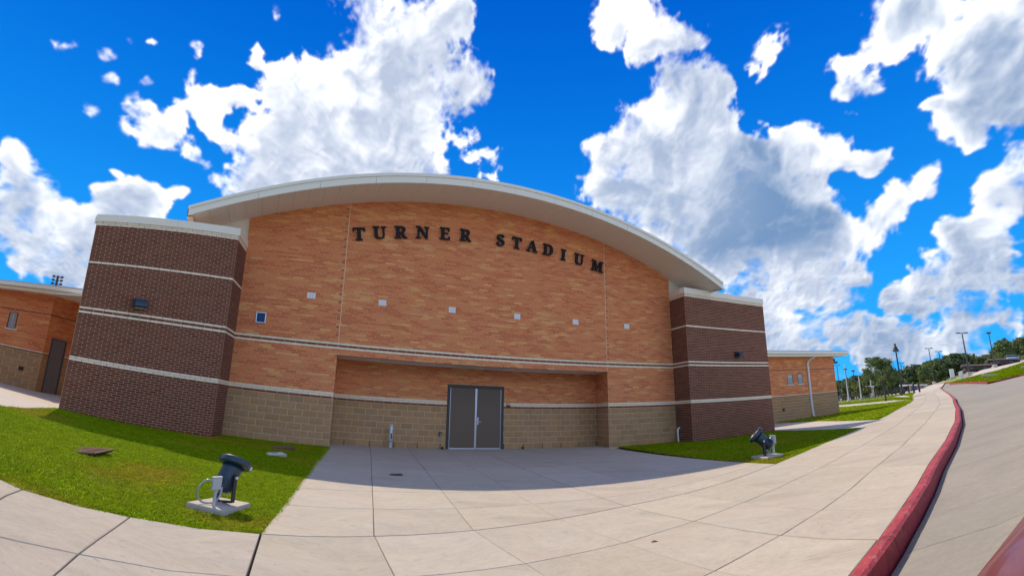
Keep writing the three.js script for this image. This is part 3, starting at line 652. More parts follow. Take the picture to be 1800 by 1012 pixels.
// far ground: rings round the forecourt out to the horizon
{
  const m = new Mesher(), rad = []; for (let i = 0; i <= 70; i++) rad.push(0.6 * Math.pow(900 / 0.6, i / 70));
  const NA = 160, P = (i, k) => { const a = (k / NA) * TAU; return [HX + Math.sin(a) * rad[i], -0.34, HZ - Math.cos(a) * rad[i]]; };
  for (let i = 0; i < 70; i++) for (let k = 0; k < NA; k++) { const a = P(i, k), b = P(i + 1, k), c = P(i + 1, k + 1), d = P(i, k + 1); m.quad(a, d, c, b, [0, 0, rad[i] * 0.2, rad[i] * 0.2]); }
  structure(mesh('ground', m.geo(), std(C(0.085, 0.12, 0.035), 1, { map: concreteMap })));
}
// paving: lines run along the walk (inner edge, two joints, kerb) and are crossed by joints at the same index
const LB = [[-4.2, 13.75], [-1.38, 12.13], [-0.79, 11.78], [0.16, 11.48], [1.21, 11.26], [2.34, 11.09], [3.55, 10.89], [4.75, 10.66], [5.92, 10.51], [7.1, 10.22], [9.24, 9.46], [12.4, 8.14], [17.2, 6.19], [23.5, 3.37], [30, 0.3], [36.9, -2.94], [44.3, -6.7], [56.5, -13.3], [70, -21]];
const LC = [[-4, 14.9], [-1.25, 13.3], [-0.80, 13.10], [0.07, 12.78], [1.11, 12.6], [2.28, 12.49], [3.44, 12.36], [4.57, 12.13], [5.68, 11.84], [6.65, 11.55], [8.55, 10.9], [11.4, 9.8], [16.2, 7.8], [22.3, 4.95], [28.6, 2], [35.2, -1.2], [42.5, -4.9], [54.7, -11.3], [70, -19.3]];
const LD = [[-4.5, 16.6], [-1.6, 15], [-0.85, 14.65], [0, 14.35], [1.05, 14.1], [2.2, 13.9], [3.29, 13.68], [4.36, 13.42], [5.32, 13.14], [6.3, 12.8], [8, 12.1], [10.5, 11.1], [15.2, 9.05], [21, 6.4], [27.2, 3.5], [33.6, 0.3], [40.8, -3.3], [53, -9.6], [70, -18.2]];
const LK = [[-5, 18], [-2, 16.7], [-1, 16.25], [-0.15, 15.9], [0.95, 15.5], [2.1, 15.1], [3.2, 14.73], [4.2, 14.38], [5.2, 14], [6.2, 13.6], [7.6, 13], [10.05, 12], [14.3, 10.15], [20.2, 7.4], [26.3, 4.45], [32.6, 1.45], [39.5, -2], [52, -8.4], [70, -17.5]];
const rs = rng(31);
function slab(parent, A, B, Cc, Dd, gaps, tone, mat = M.concrete, y0 = 0) {                    // corners in order round; gaps for edges AB, BC, CD, DA
  const ctr = [(A[0] + B[0] + Cc[0] + Dd[0]) / 4, (A[1] + B[1] + Cc[1] + Dd[1]) / 4], q = [A, B, Cc, Dd];
  const cut = q.map((p, i) => {                                       // move every edge inwards by its gap
    const prev = q[(i + 3) % 4], next = q[(i + 1) % 4];
    const inward = (a, b) => { let n = [-(b[1] - a[1]), b[0] - a[0]]; const l = Math.hypot(...n) || 1; n = n.map((v) => v / l); if (n[0] * (ctr[0] - a[0]) + n[1] * (ctr[1] - a[1]) < 0) n = n.map((v) => -v); return n; };
    const n1 = inward(prev, p), n2 = inward(p, next), g1 = gaps[(i + 3) % 4], g2 = gaps[i], den = 1 + n1[0] * n2[0] + n1[1] * n2[1];
    if (g1 === g2) return [p[0] + ((n1[0] + n2[0]) * g1) / den, p[1] + ((n1[1] + n2[1]) * g1) / den];
    return [p[0] + n1[0] * g1 + n2[0] * g2, p[1] + n1[1] * g1 + n2[1] * g2];
  });
  const l1 = Math.hypot(A[0] - B[0], A[1] - B[1]), l2 = Math.hypot(B[0] - Cc[0], B[1] - Cc[1]), nu = clamp(Math.ceil(l1 / 0.5), 2, 14), nv = clamp(Math.ceil(l2 / 0.5), 2, 12);
  const bev = 0.006, m = new Mesher(), du = rs() * 7, dv = rs() * 7, col = [tone, tone * (0.985 + 0.02 * rs()), tone * (0.965 + 0.03 * rs())];
  const P = (i, j, y, k = 0) => {
    const s = clamp(i / nu, 0, 1), t = clamp(j / nv, 0, 1), x = lerp(lerp(cut[0][0], cut[1][0], s), lerp(cut[3][0], cut[2][0], s), t), z = lerp(lerp(cut[0][1], cut[1][1], s), lerp(cut[3][1], cut[2][1], s), t);
    const dx = ctr[0] - x, dz = ctr[1] - z, l = Math.hypot(dx, dz) || 1; return [x + (dx / l) * k, y + y0, z + (dz / l) * k];
  };
  const edge = (i, j) => i === 0 || j === 0 || i === nu || j === nv, T = (i, j) => P(i, j, 0, edge(i, j) ? bev : 0);
  const F = (a, b, c, d) => { for (const [p, r, s] of [[a, b, c], [a, c, d]]) m.tri(p, r, s, [p[0] / 3.1 + du, p[2] / 3.1 + dv], [r[0] / 3.1 + du, r[2] / 3.1 + dv], [s[0] / 3.1 + du, s[2] / 3.1 + dv], col); };
  for (let i = 0; i < nu; i++) for (let j = 0; j < nv; j++) F(T(i, j), T(i, j + 1), T(i + 1, j + 1), T(i + 1, j));
  const ring = []; for (let i = 0; i < nu; i++) ring.push([i, 0]); for (let j = 0; j < nv; j++) ring.push([nu, j]); for (let i = nu; i > 0; i--) ring.push([i, nv]); for (let j = nv; j > 0; j--) ring.push([0, j]);
  ring.forEach((a, k) => { const b = ring[(k + 1) % ring.length]; F(T(...a), T(...b), P(...b, -bev), P(...a, -bev)); F(P(...a, -bev), P(...b, -bev), P(...b, -0.09), P(...a, -0.09)); });
  return mesh('slab', m.geo(), mat, parent);
}
{
  const walk = structure(mesh('pavement', sheet([...LB, ...LK.slice().reverse()], -0.055), M.bed));
  const rowsOf = [LB, LC, LD, LK], fine = 0.0035, wide = 0.010;
  for (let r = 0; r < 3; r++) for (let i = 0; i < LB.length - 1; i++) {
    const a = rowsOf[r], b = rowsOf[r + 1], g = (k) => (k === 3 || k === 7 ? wide : fine);
    const parts = i >= 11 && i < 16 ? 3 : 1;                           // beyond the forecourt the joints come closer together on plan
    for (let s = 0; s < parts; s++) {
      const L = (ln, t) => [lerp(ln[i][0], ln[i + 1][0], t), lerp(ln[i][1], ln[i + 1][1], t)], t0 = s / parts, t1 = (s + 1) / parts;
      slab(walk, L(a, t0), L(a, t1), L(b, t1), L(b, t0), [r === 0 && i >= 3 && i < 10 ? wide : fine, g(i + 1), fine, g(i)], 0.94 + 0.12 * rs());
    }
  }
  // forecourt before the doors
  const cols = [[[2.25, -1.38], [0.16, 11.48]], [[3.54, -1.38], [1.21, 11.26]], [[4.78, -1.38], [2.34, 11.09]], [[6.05, -1.38], [3.55, 10.89]], [[7.3, -1.38], [4.75, 10.66]], [[9, -1.38], [5.92, 10.51]], [[10.75, -1.38], [7.1, 10.22]], [[12.44, -1.38], [9.24, 9.46]]];
  const zs = [[-1.38, 5.36, 8.47, 9.9], [-1.38, 5.19, 8.32, 9.78], [-1.38, 5.25, 8.35, 9.74], [-1.38, 5.28, 8.3, 9.74], [-1.38, 5.2, 8.25, 9.81], [-1.38, 5.1, 8.2, 9.8], [-1.38, 5, 8.1, 9.6], [-1.38, 4.9, 7.9, 9.0]];
  const pt = (c, j) => { const [a, b] = cols[c]; if (j === 4) return b; const t = (zs[c][j] - a[1]) / (b[1] - a[1]); let x = lerp(a[0], b[0], t); if (c === 0 && j === 0) x = 2.2; return [x, zs[c][j]]; };
  const edge = [[2.2, -1.38], [2.07, 0.1], [0.16, 11.48], ...LB.slice(4, 11), [12.53, -0.05], [12.44, -1.38]];
  const court = structure(mesh('forecourt', sheet(edge, -0.055), M.bed));
  for (let c = 0; c < 7; c++) for (let j = 0; j < 4; j++) {
    const two = j === 0 ? 2 : 1;
    for (let s = 0; s < two; s++) {
      const mix = (p, q, t) => [lerp(p[0], q[0], t), lerp(p[1], q[1], t)], a0 = pt(c, j), a1 = pt(c, j + 1), b0 = pt(c + 1, j), b1 = pt(c + 1, j + 1);
      slab(court, mix(a0, a1, s / two), mix(b0, b1, s / two), mix(b0, b1, (s + 1) / two), mix(a0, a1, (s + 1) / two), [fine, c === 3 ? wide : fine, s === 0 && two === 2 ? 0.0 : j === 3 ? wide : fine, c === 4 ? wide : fine], 0.96 + 0.09 * rs());
    }
  }
  // cross walks between the lawns
  const path = (poly) => structure(mesh('path', sheet(poly, -0.004), std(C(0.58, 0.525, 0.46), 0.9, { map: concreteMap })));
  path([[20.13, 0.62], [17.55, 5.5], [17.25, 6.17], [20.9, 4.53], [25.7, -1.2], [26.8, -3.3], [27.5, -5.15], [20.2, -5.15], [20.05, 0.4]]);
  path([[-3.9, 2.2], [-3.55, 6.1], [-5.2, 6.6], [-9.6, 7.2], [-9.6, -0.3], [-5.9, -2.8], [-5.4, -6.4], [-4.2, -6.4], [-4.05, -4]]);
  path([[42.6, -5.8], [44.6, -6.85], [54.3, -13.9], [65.4, -26.4], [80, -43], [74, -43], [52.1, -17.6]]);
  path([[52, -10.9], [54.2, -12.1], [62, -16.3], [78, -25.8], [98, -46.5], [112, -62], [104, -62], [92, -45.6], [73, -24.3], [58, -14.9]]);
  path([[58, -14.1], [70, -19.4], [120, -42], [240, -110], [240, -170], [110, -75], [97, -52], [99, -42], [86, -30.6], [78, -24.4], [66, -18.4]]);
  path([[64, -15.2], [70, -17.25], [112, -37], [126, -44], [121, -45], [70, -22], [58, -15.6]]);
}
// red kerb along the walk: separate stones
{
  const kerb = structure(thing('kerb', '', '')); kerb.userData = { kind: 'structure' };
  const pts = [[-5.2, 18.1], ...LK.slice(1)], W = 0.105;
  for (let i = 0; i < pts.length - 1; i++) {
    const a = pts[i], b = pts[i + 1], l = Math.hypot(b[0] - a[0], b[1] - a[1]), n = Math.max(1, Math.round(l / 3)), nrm = (p, q) => { const d = Math.hypot(q[0] - p[0], q[1] - p[1]); return [-(q[1] - p[1]) / d, (q[0] - p[0]) / d]; };
    const n0 = nrm(pts[Math.max(0, i - 1)], b), n1 = nrm(a, pts[Math.min(pts.length - 1, i + 2)]);
    for (let k = 0; k < n; k++) {
      const m = new Mesher(), seg = 4, e = 0.004 / l;
      const prof = [[0.006, -0.06], [0.006, 0.004], [0.025, 0.012], [W - 0.03, 0.010], [W - 0.004, -0.012], [W + 0.012, -0.155], [W + 0.012, -0.24]];
      for (let s = 0; s < seg; s++) {
        const t0 = lerp(k / n + e, (k + 1) / n - e, s / seg), t1 = lerp(k / n + e, (k + 1) / n - e, (s + 1) / seg);
        const P = (t, f) => [lerp(a[0], b[0], t) + lerp(n0[0], n1[0], t) * f[0], f[1], lerp(a[1], b[1], t) + lerp(n0[1], n1[1], t) * f[0]];
        for (let j = 0; j < prof.length - 1; j++) m.quad(P(t0, prof[j]), P(t1, prof[j]), P(t1, prof[j + 1]), P(t0, prof[j + 1]), [(i * 3.7 + t0 * l) / 1.3, j * 0.06, (i * 3.7 + t1 * l) / 1.3, j * 0.06 + 0.06]);
      }
      mesh('kerb_stone', m.geo(), M.kerbRed, kerb);
    }
  }
}
// concrete road beyond the kerb
{
  const off = LK.map((p) => [p[0] + 0.06, p[1] + 0.12]);
  const road = structure(mesh('road', sheet([[-14, 21.9], [-5.2, 18.15], ...off.slice(1), [110, -36], [230, -95], [420, -150], [420, 120], [60, 120], [-14, 60]], -0.175, undefined, 0.22), M.road));
  // cast in bays: rows run along the kerb, joints cross them
  const shift = (p, o) => [p[0] + 0.40 * o + 0.02, p[1] + 0.92 * o + 0.04], rowAt = [0.145, 4.4, 8.7, 13, 17.3], every = [4, 7, 10, 11, 12, 13, 14, 15, 16, 17, 18];
  for (let r = 0; r < 4; r++) for (let k = 0; k < every.length - 1; k++) {
    const i = every[k], j = every[k + 1], parts = k > 3 ? 2 : 1;
    for (let s = 0; s < parts; s++) {
      const L = (t) => [lerp(LK[i][0], LK[j][0], t), lerp(LK[i][1], LK[j][1], t)], a = j - i > 1 && parts === 1 ? null : 1;
      const p = L(s / parts), q = L((s + 1) / parts);
      if (a) slab(road, shift(p, rowAt[r]), shift(q, rowAt[r]), shift(q, rowAt[r + 1]), shift(p, rowAt[r + 1]), [0.004, 0.004, 0.004, 0.004], 0.96 + 0.1 * rs(), M.road, -0.15);
      else for (let n = i; n < j; n++) slab(road, shift(LK[n], rowAt[r]), shift(LK[n + 1], rowAt[r]), shift(LK[n + 1], rowAt[r + 1]), shift(LK[n], rowAt[r + 1]), [0.004, n + 1 === j ? 0.004 : 0, 0.004, n === i ? 0.004 : 0], 0.98 + 0.05 * rs(), M.road, -0.15);
    }
  }
}
// lawns
const lawns = [
  [[-3.85, 2.3], [-0.95, 1.3], [-0.78, 0], [2.06, 0], [2.02, 0.4], [0.15, 11.44], [-0.79, 11.76], [-1.38, 12.11], [-4.2, 13.7], [-9, 13.9], [-9.6, 7.2], [-5.2, 6.6], [-3.55, 6.1]],
  [[12.5, 0], [9.27, 9.43], [12.4, 8.12], [17.2, 6.17], [17.55, 5.5], [20.1, 0.62], [19.92, 0.86], [15.15, 1.1], [15.34, 0]],
  [[27.5, -5.15], [26.8, -3.3], [25.7, -1.2], [20.9, 4.53], [23.5, 3.35], [30, 0.28], [36.9, -2.96], [42.6, -5.8], [52.1, -17.6], [60, -30], [40, -30], [33.4, -5.2]],
  [[44.5, -6.85], [52, -10.9], [58, -14.9], [73, -24.3], [92, -45.6], [104, -62], [98, -62], [80, -43], [65.4, -26.4], [54.3, -13.9]],
  [[54.4, -12.2], [58, -14.1], [66, -18.4], [78, -24.4], [86, -30.6], [99, -42], [108, -56], [98, -46.5], [78, -25.8], [62, -16.3]],
];
const islands = [
  [[77, -19.6], [59.2, -9.7], [47.2, -3.0], [48.4, -2.6], [49.3, -2.2], [49.0, -1.4], [56, 2], [70, 4], [95, -10], [112, -24], [90, -18], [76, -14.6], [74, -16.4]],
  [[113, -39], [93.5, -28], [78, -19.2], [84, -21.5], [100, -29], [117, -38.3]],
];
lawns.forEach((p) => structure(mesh('lawn', sheet(p, -0.012, undefined, 0.35), M.soil)));
islands.forEach((p, n) => {
  const isl = structure(mesh('grass_island', sheet(p, 0.01, undefined, 0.3), std(C(0.24, 0.34, 0.03), 1, { map: concreteMap })));
  const g = new Mesher(), e = n ? p.slice(0, 3) : p.slice(0, 7);
  for (let i = 0; i < e.length - 1; i++) for (let k = 0; k < 6; k++) { const a = [lerp(e[i][0], e[i + 1][0], k / 6), lerp(e[i][1], e[i + 1][1], k / 6)], b = [lerp(e[i][0], e[i + 1][0], (k + 1) / 6), lerp(e[i][1], e[i + 1][1], (k + 1) / 6)], l = Math.hypot(b[0] - a[0], b[1] - a[1]), nn = [(b[1] - a[1]) / l * 0.2, -(b[0] - a[0]) / l * 0.2]; const T = (q, s, y) => [q[0] - nn[0] * s, y, q[1] - nn[1] * s]; g.quad(T(a, 0, 0.03), T(b, 0, 0.03), T(b, 1, 0.03), T(a, 1, 0.03)); g.quad(T(a, 1, 0.03), T(b, 1, 0.03), T(b, 1, -0.2), T(a, 1, -0.2)); g.quad(T(a, 0, 0.03), T(b, 0, 0.03), T(b, 0, -0.2), T(a, 0, -0.2)); }
  mesh('kerb_edge', g.geo(), M.kerbRed, isl);
});
{ const p = structure(mesh('path', sheet([[78, -16.4], [88.5, -18.6], [112, -25], [165, -45], [170, -52], [100, -27.5], [84, -20.8]], -0.02), M.pad)); }

// grass blades
function grass(poly, count, size, seed, far) {
  const r = rng(seed), tuft = new Mesher(), nb = 7;
  for (let k = 0; k < nb; k++) {
    const a = r() * TAU, l = 0.4 + 0.6 * r(), w = 0.085, ox = (r() - 0.5) * 1.2, oz = (r() - 0.5) * 1.2, bend = 0.7 + 0.6 * r(), cx = Math.cos(a), cz = Math.sin(a);
    const b0 = [ox - cz * w, 0, oz + cx * w], b1 = [ox + cz * w, 0, oz - cx * w], m0 = [ox + cx * l * bend * 0.4 - cz * w * 0.7, l * 0.6, oz + cz * l * bend * 0.4 + cx * w * 0.7], m1 = [ox + cx * l * bend * 0.4 + cz * w * 0.7, l * 0.6, oz + cz * l * bend * 0.4 - cx * w * 0.7], t = [ox + cx * l * bend, l * 0.8, oz + cz * l * bend];
    tuft.quad(b0, b1, m1, m0); tuft.tri(m0, m1, t, [0, 0], [1, 0], [0.5, 1]);
  }
  const im = new THREE.InstancedMesh(tuft.geo(false), M.blade, count); im.name = numbered('grass'); im.castShadow = im.receiveShadow = true;
  const xs = poly.map((p) => p[0]), zs = poly.map((p) => p[1]), x0 = Math.min(...xs), x1 = Math.max(...xs), z0 = Math.min(...zs), z1 = Math.max(...zs), mt = new THREE.Matrix4(), q = new THREE.Quaternion(), e = new THREE.Euler(), s = new THREE.Vector3(), v = new THREE.Vector3(), col = new THREE.Color();
  let n = 0;
  while (n < count) {
    const x = lerp(x0, x1, r()), z = lerp(z0, z1, r());
    if (!inside(poly, x + (r() - 0.5) * 0.09, z + (r() - 0.5) * 0.09)) continue;
    const dx = x - HX, dz = z - HZ, along = dx * FX + dz * FZ; if (Math.abs(dx * -FZ + dz * FX) > along * 1.03 + 0.6) continue;
    const dry = sstep(0.50, 0.78, fbm(x * 0.9, z * 0.9, 3, 4)), k = vnoise(x * 3, z * 3, 9), thin = sstep(0.62, 0.8, fbm(x * 1.6 + 9, z * 1.6, 7, 3));
    if (r() < thin * 0.6) continue;
    const sz = size * (0.6 + 0.7 * r()) * (1 - 0.3 * dry);
    e.set((r() - 0.5) * 0.5, r() * TAU, (r() - 0.5) * 0.5); q.setFromEuler(e); s.setScalar(sz); v.set(x, rise(x, -0.014, z), z);
    im.setMatrixAt(n, mt.compose(v, q, s));
    const j = 0.5 + 0.75 * r() + (r() < 0.06 ? 0.9 : 0);
    col.setRGB(lerp(0.265, 0.44, dry * (0.4 + 0.6 * r())) * j + 0.03 * k, lerp(0.38, 0.34, dry) * j + 0.03 * k, lerp(0.0015, 0.02, dry) * j);
    im.setColorAt(n, col); n++;
  }
  im.userData.kind = 'stuff'; scene.add(im);
}
grass(lawns[0], 260000, 0.034, 41);
grass(lawns[1], 200000, 0.042, 42);
grass(lawns[2], 60000, 0.11, 43);
grass(lawns[3], 25000, 0.16, 44);
grass(lawns[4], 25000, 0.16, 45);
grass(islands[0], 25000, 0.18, 46);

// ---------------------------------------------------------------- lettering on the front
{
  const font = await new FontLoader().loadAsync('fonts/droid/droid_serif_bold.typeface.json');
  const sign = thing('wall_sign', 'dark metal letters TURNER STADIUM in an arc high on the orange wall', 'sign');
  const put = [['T', 2.404, 6.959, 7], ['U', 3.054, 7.092, 5.5], ['R', 3.762, 7.203, 5], ['N', 4.511, 7.303, 2.5], ['E', 5.307, 7.381, 1], ['R', 6.072, 7.43, 0.5], ['S', 7.438, 7.454, -1.8], ['T', 8.103, 7.446, -3], ['A', 8.747, 7.414, -4], ['D', 9.427, 7.378, -4.5], ['I', 10.109, 7.278, -5.5], ['U', 10.819, 7.198, -6.5], ['M', 11.668, 7.037, -8]];
  for (const [ch, x, y, deg] of put) {
    const g = new TextGeometry(ch, { font, size: 0.435, depth: 0.05, curveSegments: 6, bevelEnabled: true, bevelThickness: 0.008, bevelSize: 0.007, bevelSegments: 2 });
    g.computeBoundingBox(); const b = g.boundingBox;
    g.translate(-(b.min.x + b.max.x) / 2, -(b.min.y + b.max.y) / 2, 0).rotateZ(deg * Math.PI / 180).translate(x, y, 0.045);
    mesh('letter', lift(g), M.letter, sign);
  }
}
// ---------------------------------------------------------------- fittings on the walls
{
  const shape = new THREE.Shape(); shape.moveTo(0, -0.09); shape.lineTo(0, 0.10); shape.lineTo(0.10, 0.11); shape.quadraticCurveTo(0.22, 0.10, 0.27, -0.02); shape.lineTo(0.27, -0.06); shape.lineTo(0.2, -0.09); shape.closePath();
  const build = (W, u, y, label) => {
    const p = W.at(u, y, 0.012), t = thing('wall_lamp', label, 'wall lamp', [p[0], rise(...p), p[2]], Math.atan2(W.n[0], W.n[1]), 'lamps on the dark towers');
    const g = new THREE.ExtrudeGeometry(shape, { depth: 0.22, bevelEnabled: true, bevelSize: 0.012, bevelThickness: 0.012, bevelSegments: 2 });
    g.translate(0, 0, -0.11).rotateY(-Math.PI / 2); mesh('housing', g, M.lampHousing, t);
    mesh('lens', box(0.18, 0.02, 0.16, 0, -0.10, 0.12, 0.005), std(C(0.55, 0.55, 0.5), 0.2), t);
    mesh('back_plate', box(0.2, 0.2, 0.012, 0, 0, 0.006, 0.003), M.darkMetal, t);
    return t;
  };
  build(TL.F, 1.08, 3.51, 'black wedge shaped wall lamp on the left dark brick tower');
  build(TR.F, 2.78, 3.53, 'black wedge shaped wall lamp on the right dark brick tower');
}
{
  const t = thing('wall_louver', 'small square metal framed louver with painted blue sky reflection on the orange wall beside the left tower', 'wall vent', [-0.17, rise(-0.17, 3.79, 0), 0.0]);
  const fr = M.brightMetal, blue = std(C(0.03, 0.12, 0.30), 0.3, { metalness: 0.2 });  // blue of the reflected sky painted into slats and back plate
  mesh('frame', join(box(0.26, 0.025, 0.05, 0, 0.145, 0.02), box(0.26, 0.025, 0.05, 0, -0.145, 0.02), box(0.025, 0.32, 0.05, -0.12, 0, 0.02), box(0.025, 0.32, 0.05, 0.12, 0, 0.02)), fr, t);
  for (let k = 0; k < 6; k++) mesh('slat', box(0.215, 0.006, 0.05, 0, 0, 0).rotateX(0.9).translate(0, -0.11 + k * 0.045, 0.015), blue, t);
  mesh('back_plate', box(0.22, 0.27, 0.006, 0, 0, 0.004, 0.002), blue, t);
}
{
  const t = thing('card_reader', 'small tan box with black reader on the wall right of the double door', 'card reader', [8.51, rise(8.51, 1.58, -1.383), -1.372]);
  mesh('cover', box(0.15, 0.09, 0.045, 0, 0.035, 0.022), std(C(0.62, 0.40, 0.23), 0.5), t); mesh('reader', box(0.15, 0.055, 0.05, 0, -0.045, 0.025), M.darkMetal, t);
}
{
  const t = thing('hose_tap', 'small dark hose tap low on the block wall left of the double door', 'tap', [5.9, rise(5.9, 0.5, -1.383), -1.365]);
  mesh('box', box(0.10, 0.16, 0.03, 0, 0, 0.015), std(C(0.10, 0.12, 0.13), 0.5), t); mesh('spout', tube([[0, 0.0, 0.02], [0, 0.0, 0.08], [0, -0.05, 0.10]], 0.014), M.brightMetal, t);
  mesh('handle', new THREE.TorusGeometry(0.025, 0.006, 8, 16).translate(0, 0.035, 0.06), M.darkMetal, t);
}
for (const [x, l] of [[5.95, 'small black door stop on the paving left of the double door'], [9.05, 'small black door stop on the paving right of the double door']]) {
  const t = thing('door_stop', l, 'door stop', onGround(x, -1.2));
  mesh('base', new THREE.CylinderGeometry(0.05, 0.055, 0.03, 16).translate(0, 0.015, 0), M.darkMetal, t); mesh('bumper', new THREE.SphereGeometry(0.045, 14, 10).scale(1, 0.9, 1).translate(0, 0.055, 0), M.darkMetal, t);
}
{
  const t = thing('ash_post', 'slim silver smokers post with dark slot standing at the block wall', 'ash post', onGround(4.13, -1.12));
  const silver = std(C(0.66, 0.68, 0.72), 0.3, { metalness: 0.35 });
  mesh('base', new THREE.LatheGeometry([[0, 0], [0.068, 0], [0.07, 0.02], [0.060, 0.03], [0.060, 0.19], [0.056, 0.2], [0, 0.2]].map((p) => new THREE.Vector2(...p)), 24), std(C(0.45, 0.47, 0.5), 0.4, { metalness: 0.4 }), t);
  mesh('post', new THREE.LatheGeometry([[0, 0.2], [0.057, 0.205], [0.062, 0.25], [0.062, 0.5], [0.066, 0.56], [0.068, 0.68], [0.055, 0.73], [0.03, 0.755], [0, 0.76]].map((p) => new THREE.Vector2(...p)), 28), silver, t);
  mesh('slot', new THREE.CapsuleGeometry(0.022, 0.15, 4, 12).scale(1, 1, 0.4).translate(0.005, 0.37, 0.058), std(C(0.006, 0.02, 0.07), 0.25), t);
  mesh('opening', box(0.06, 0.026, 0.02, 0.005, 0.695, 0.056, 0.008), M.darkMetal, t); mesh('collar', new THREE.TorusGeometry(0.06, 0.008, 8, 24).rotateX(Math.PI / 2).translate(0, 0.225, 0), M.darkMetal, t);
}
{
  const t = thing('vent_pipe', 'short white plastic pipe with bent top beside the right dark tower', 'pipe', onGround(15.2, 0.22));
  mesh('pipe', tube([[0, -0.05, 0], [0, 0.2, 0], [0, 0.46, 0], [0.02, 0.52, 0.02], [0.07, 0.54, 0.05]], 0.036, 30, 14), M.whiteTrim, t); mesh('collar', new THREE.CylinderGeometry(0.045, 0.045, 0.06, 16).translate(0, 0.42, 0), M.whiteTrim, t);
}
// ---------------------------------------------------------------- floodlights on the lawns
function floodlight(pos, heading, tilt, label, size = 0.74) {
  const t = thing('floodlight', label, 'floodlight', pos, heading, 'floodlights aimed at the building'); t.scale.setScalar(size);
  const tipped = (g) => g.rotateX(tilt).translate(0, 0.33, 0);         // local z+ is where it looks, tilted down from straight up
  const L = (pts, seg = 40) => new THREE.LatheGeometry(pts.map((p) => new THREE.Vector2(...p)), seg);
  const body = mesh('housing', tipped(L([[0, -0.20], [0.09, -0.20], [0.118, -0.185], [0.125, -0.15], [0.125, -0.03], [0.133, -0.02], [0.137, 0.10], [0.155, 0.165], [0.0, 0.165]])), M.lampHousing, t);
  const fins = []; for (let k = 0; k < 30; k++) { const a = (k / 30) * TAU; fins.push(box(0.010, 0.13, 0.022, 0, 0, 0, 0.003).rotateY(-a + Math.PI / 2).translate(Math.cos(a) * 0.128, -0.10, Math.sin(a) * 0.128)); }
  mesh('cooling_fins', tipped(join(fins)), M.lampHousing, body);
  const ring = mesh('lens_ring', tipped(L([[0.15, 0.158], [0.205, 0.165], [0.216, 0.178], [0.216, 0.235], [0.205, 0.248], [0.185, 0.25], [0.18, 0.235]], 48)), M.lampHousing, t);
  mesh('lens', tipped(new THREE.CylinderGeometry(0.185, 0.185, 0.01, 40).translate(0, 0.236, 0)), M.glassLens, ring);
  for (let k = 0; k < 4; k++) { const a = (k / 4) * TAU + 0.6; mesh('latch', tipped(box(0.03, 0.055, 0.03, 0, 0, 0, 0.006).rotateY(-a).translate(Math.cos(a) * 0.219, 0.205, Math.sin(a) * 0.219)), k === 1 ? M.brightMetal : M.lampHousing, ring); }
  const yoke = mesh('yoke', join(box(0.028, 0.36, 0.05, -0.163, 0.19, 0), box(0.028, 0.36, 0.05, 0.163, 0.19, 0), box(0.30, 0.024, 0.06, 0, 0.018, 0)), M.darkMetal, t);
  for (const s of [-1, 1]) mesh('bolt', new THREE.CylinderGeometry(0.02, 0.02, 0.022, 12).rotateZ(Math.PI / 2).translate(s * 0.185, 0.33, 0), M.brightMetal, yoke);
  return t;
}
function pad(corners, label) {
  const c = corners.reduce((a, p) => [a[0] + p[0] / 4, a[1] + p[1] / 4], [0, 0]), y = rise(c[0], 0, c[1]), t = thing('concrete_pad', label, 'concrete pad', [c[0], y, c[1]], 0, 'concrete pads under the floodlights');
  const m = new Mesher(), T = (p, s, h) => { const x = c[0] + (p[0] - c[0]) * s, z = c[1] + (p[1] - c[1]) * s; return [x - c[0], rise(x, 0, z) - y + h, z - c[1]]; };
  const k = corners; m.quad(T(k[0], 0.975, 0.05), T(k[1], 0.975, 0.05), T(k[2], 0.975, 0.05), T(k[3], 0.975, 0.05), [0, 0, 0.2, 0.2]);
  for (let i = 0; i < 4; i++) { const j = (i + 1) % 4; m.quad(T(k[i], 0.975, 0.05), T(k[j], 0.975, 0.05), T(k[j], 1, 0.035), T(k[i], 1, 0.035)); m.quad(T(k[i], 1, 0.035), T(k[j], 1, 0.035), T(k[j], 1, -0.08), T(k[i], 1, -0.08)); }
  mesh('slab', m.geo(false), M.pad, t); return { c, y: y + 0.05 };
}
function junctionBox(pos, turn, s, label) {
  const t = thing('junction_box', label, 'junction box', pos, turn, 'junction boxes beside the floodlights'); t.scale.setScalar(s);
  mesh('post', join(new THREE.CylinderGeometry(0.021, 0.021, 0.22, 16).translate(0, 0.10, 0), new THREE.CylinderGeometry(0.030, 0.026, 0.05, 16).translate(0, 0.20, 0)), M.greyPlastic, t);
  const b = mesh('box', box(0.115, 0.155, 0.085, 0, 0.295, 0, 0.008), M.greyPlastic, t); mesh('lid', join(box(0.108, 0.148, 0.012, 0, 0.295, 0.046, 0.004), box(0.12, 0.014, 0.095, 0, 0.378, 0, 0.005)), M.greyPlastic, b);
  const steel = std(C(0.4, 0.42, 0.44), 0.35, { metalness: 0.5 });
  mesh('conduit', tube([[-0.05, 0.33, 0], [-0.12, 0.35, -0.01], [-0.2, 0.27, -0.02], [-0.21, 0.17, -0.03], [-0.14, 0.07, -0.05], [0.0, 0.045, -0.10], [0.08, 0.10, -0.16], [0.11, 0.22, -0.2]], 0.0125, 60, 10), steel, t);
  return t;
}
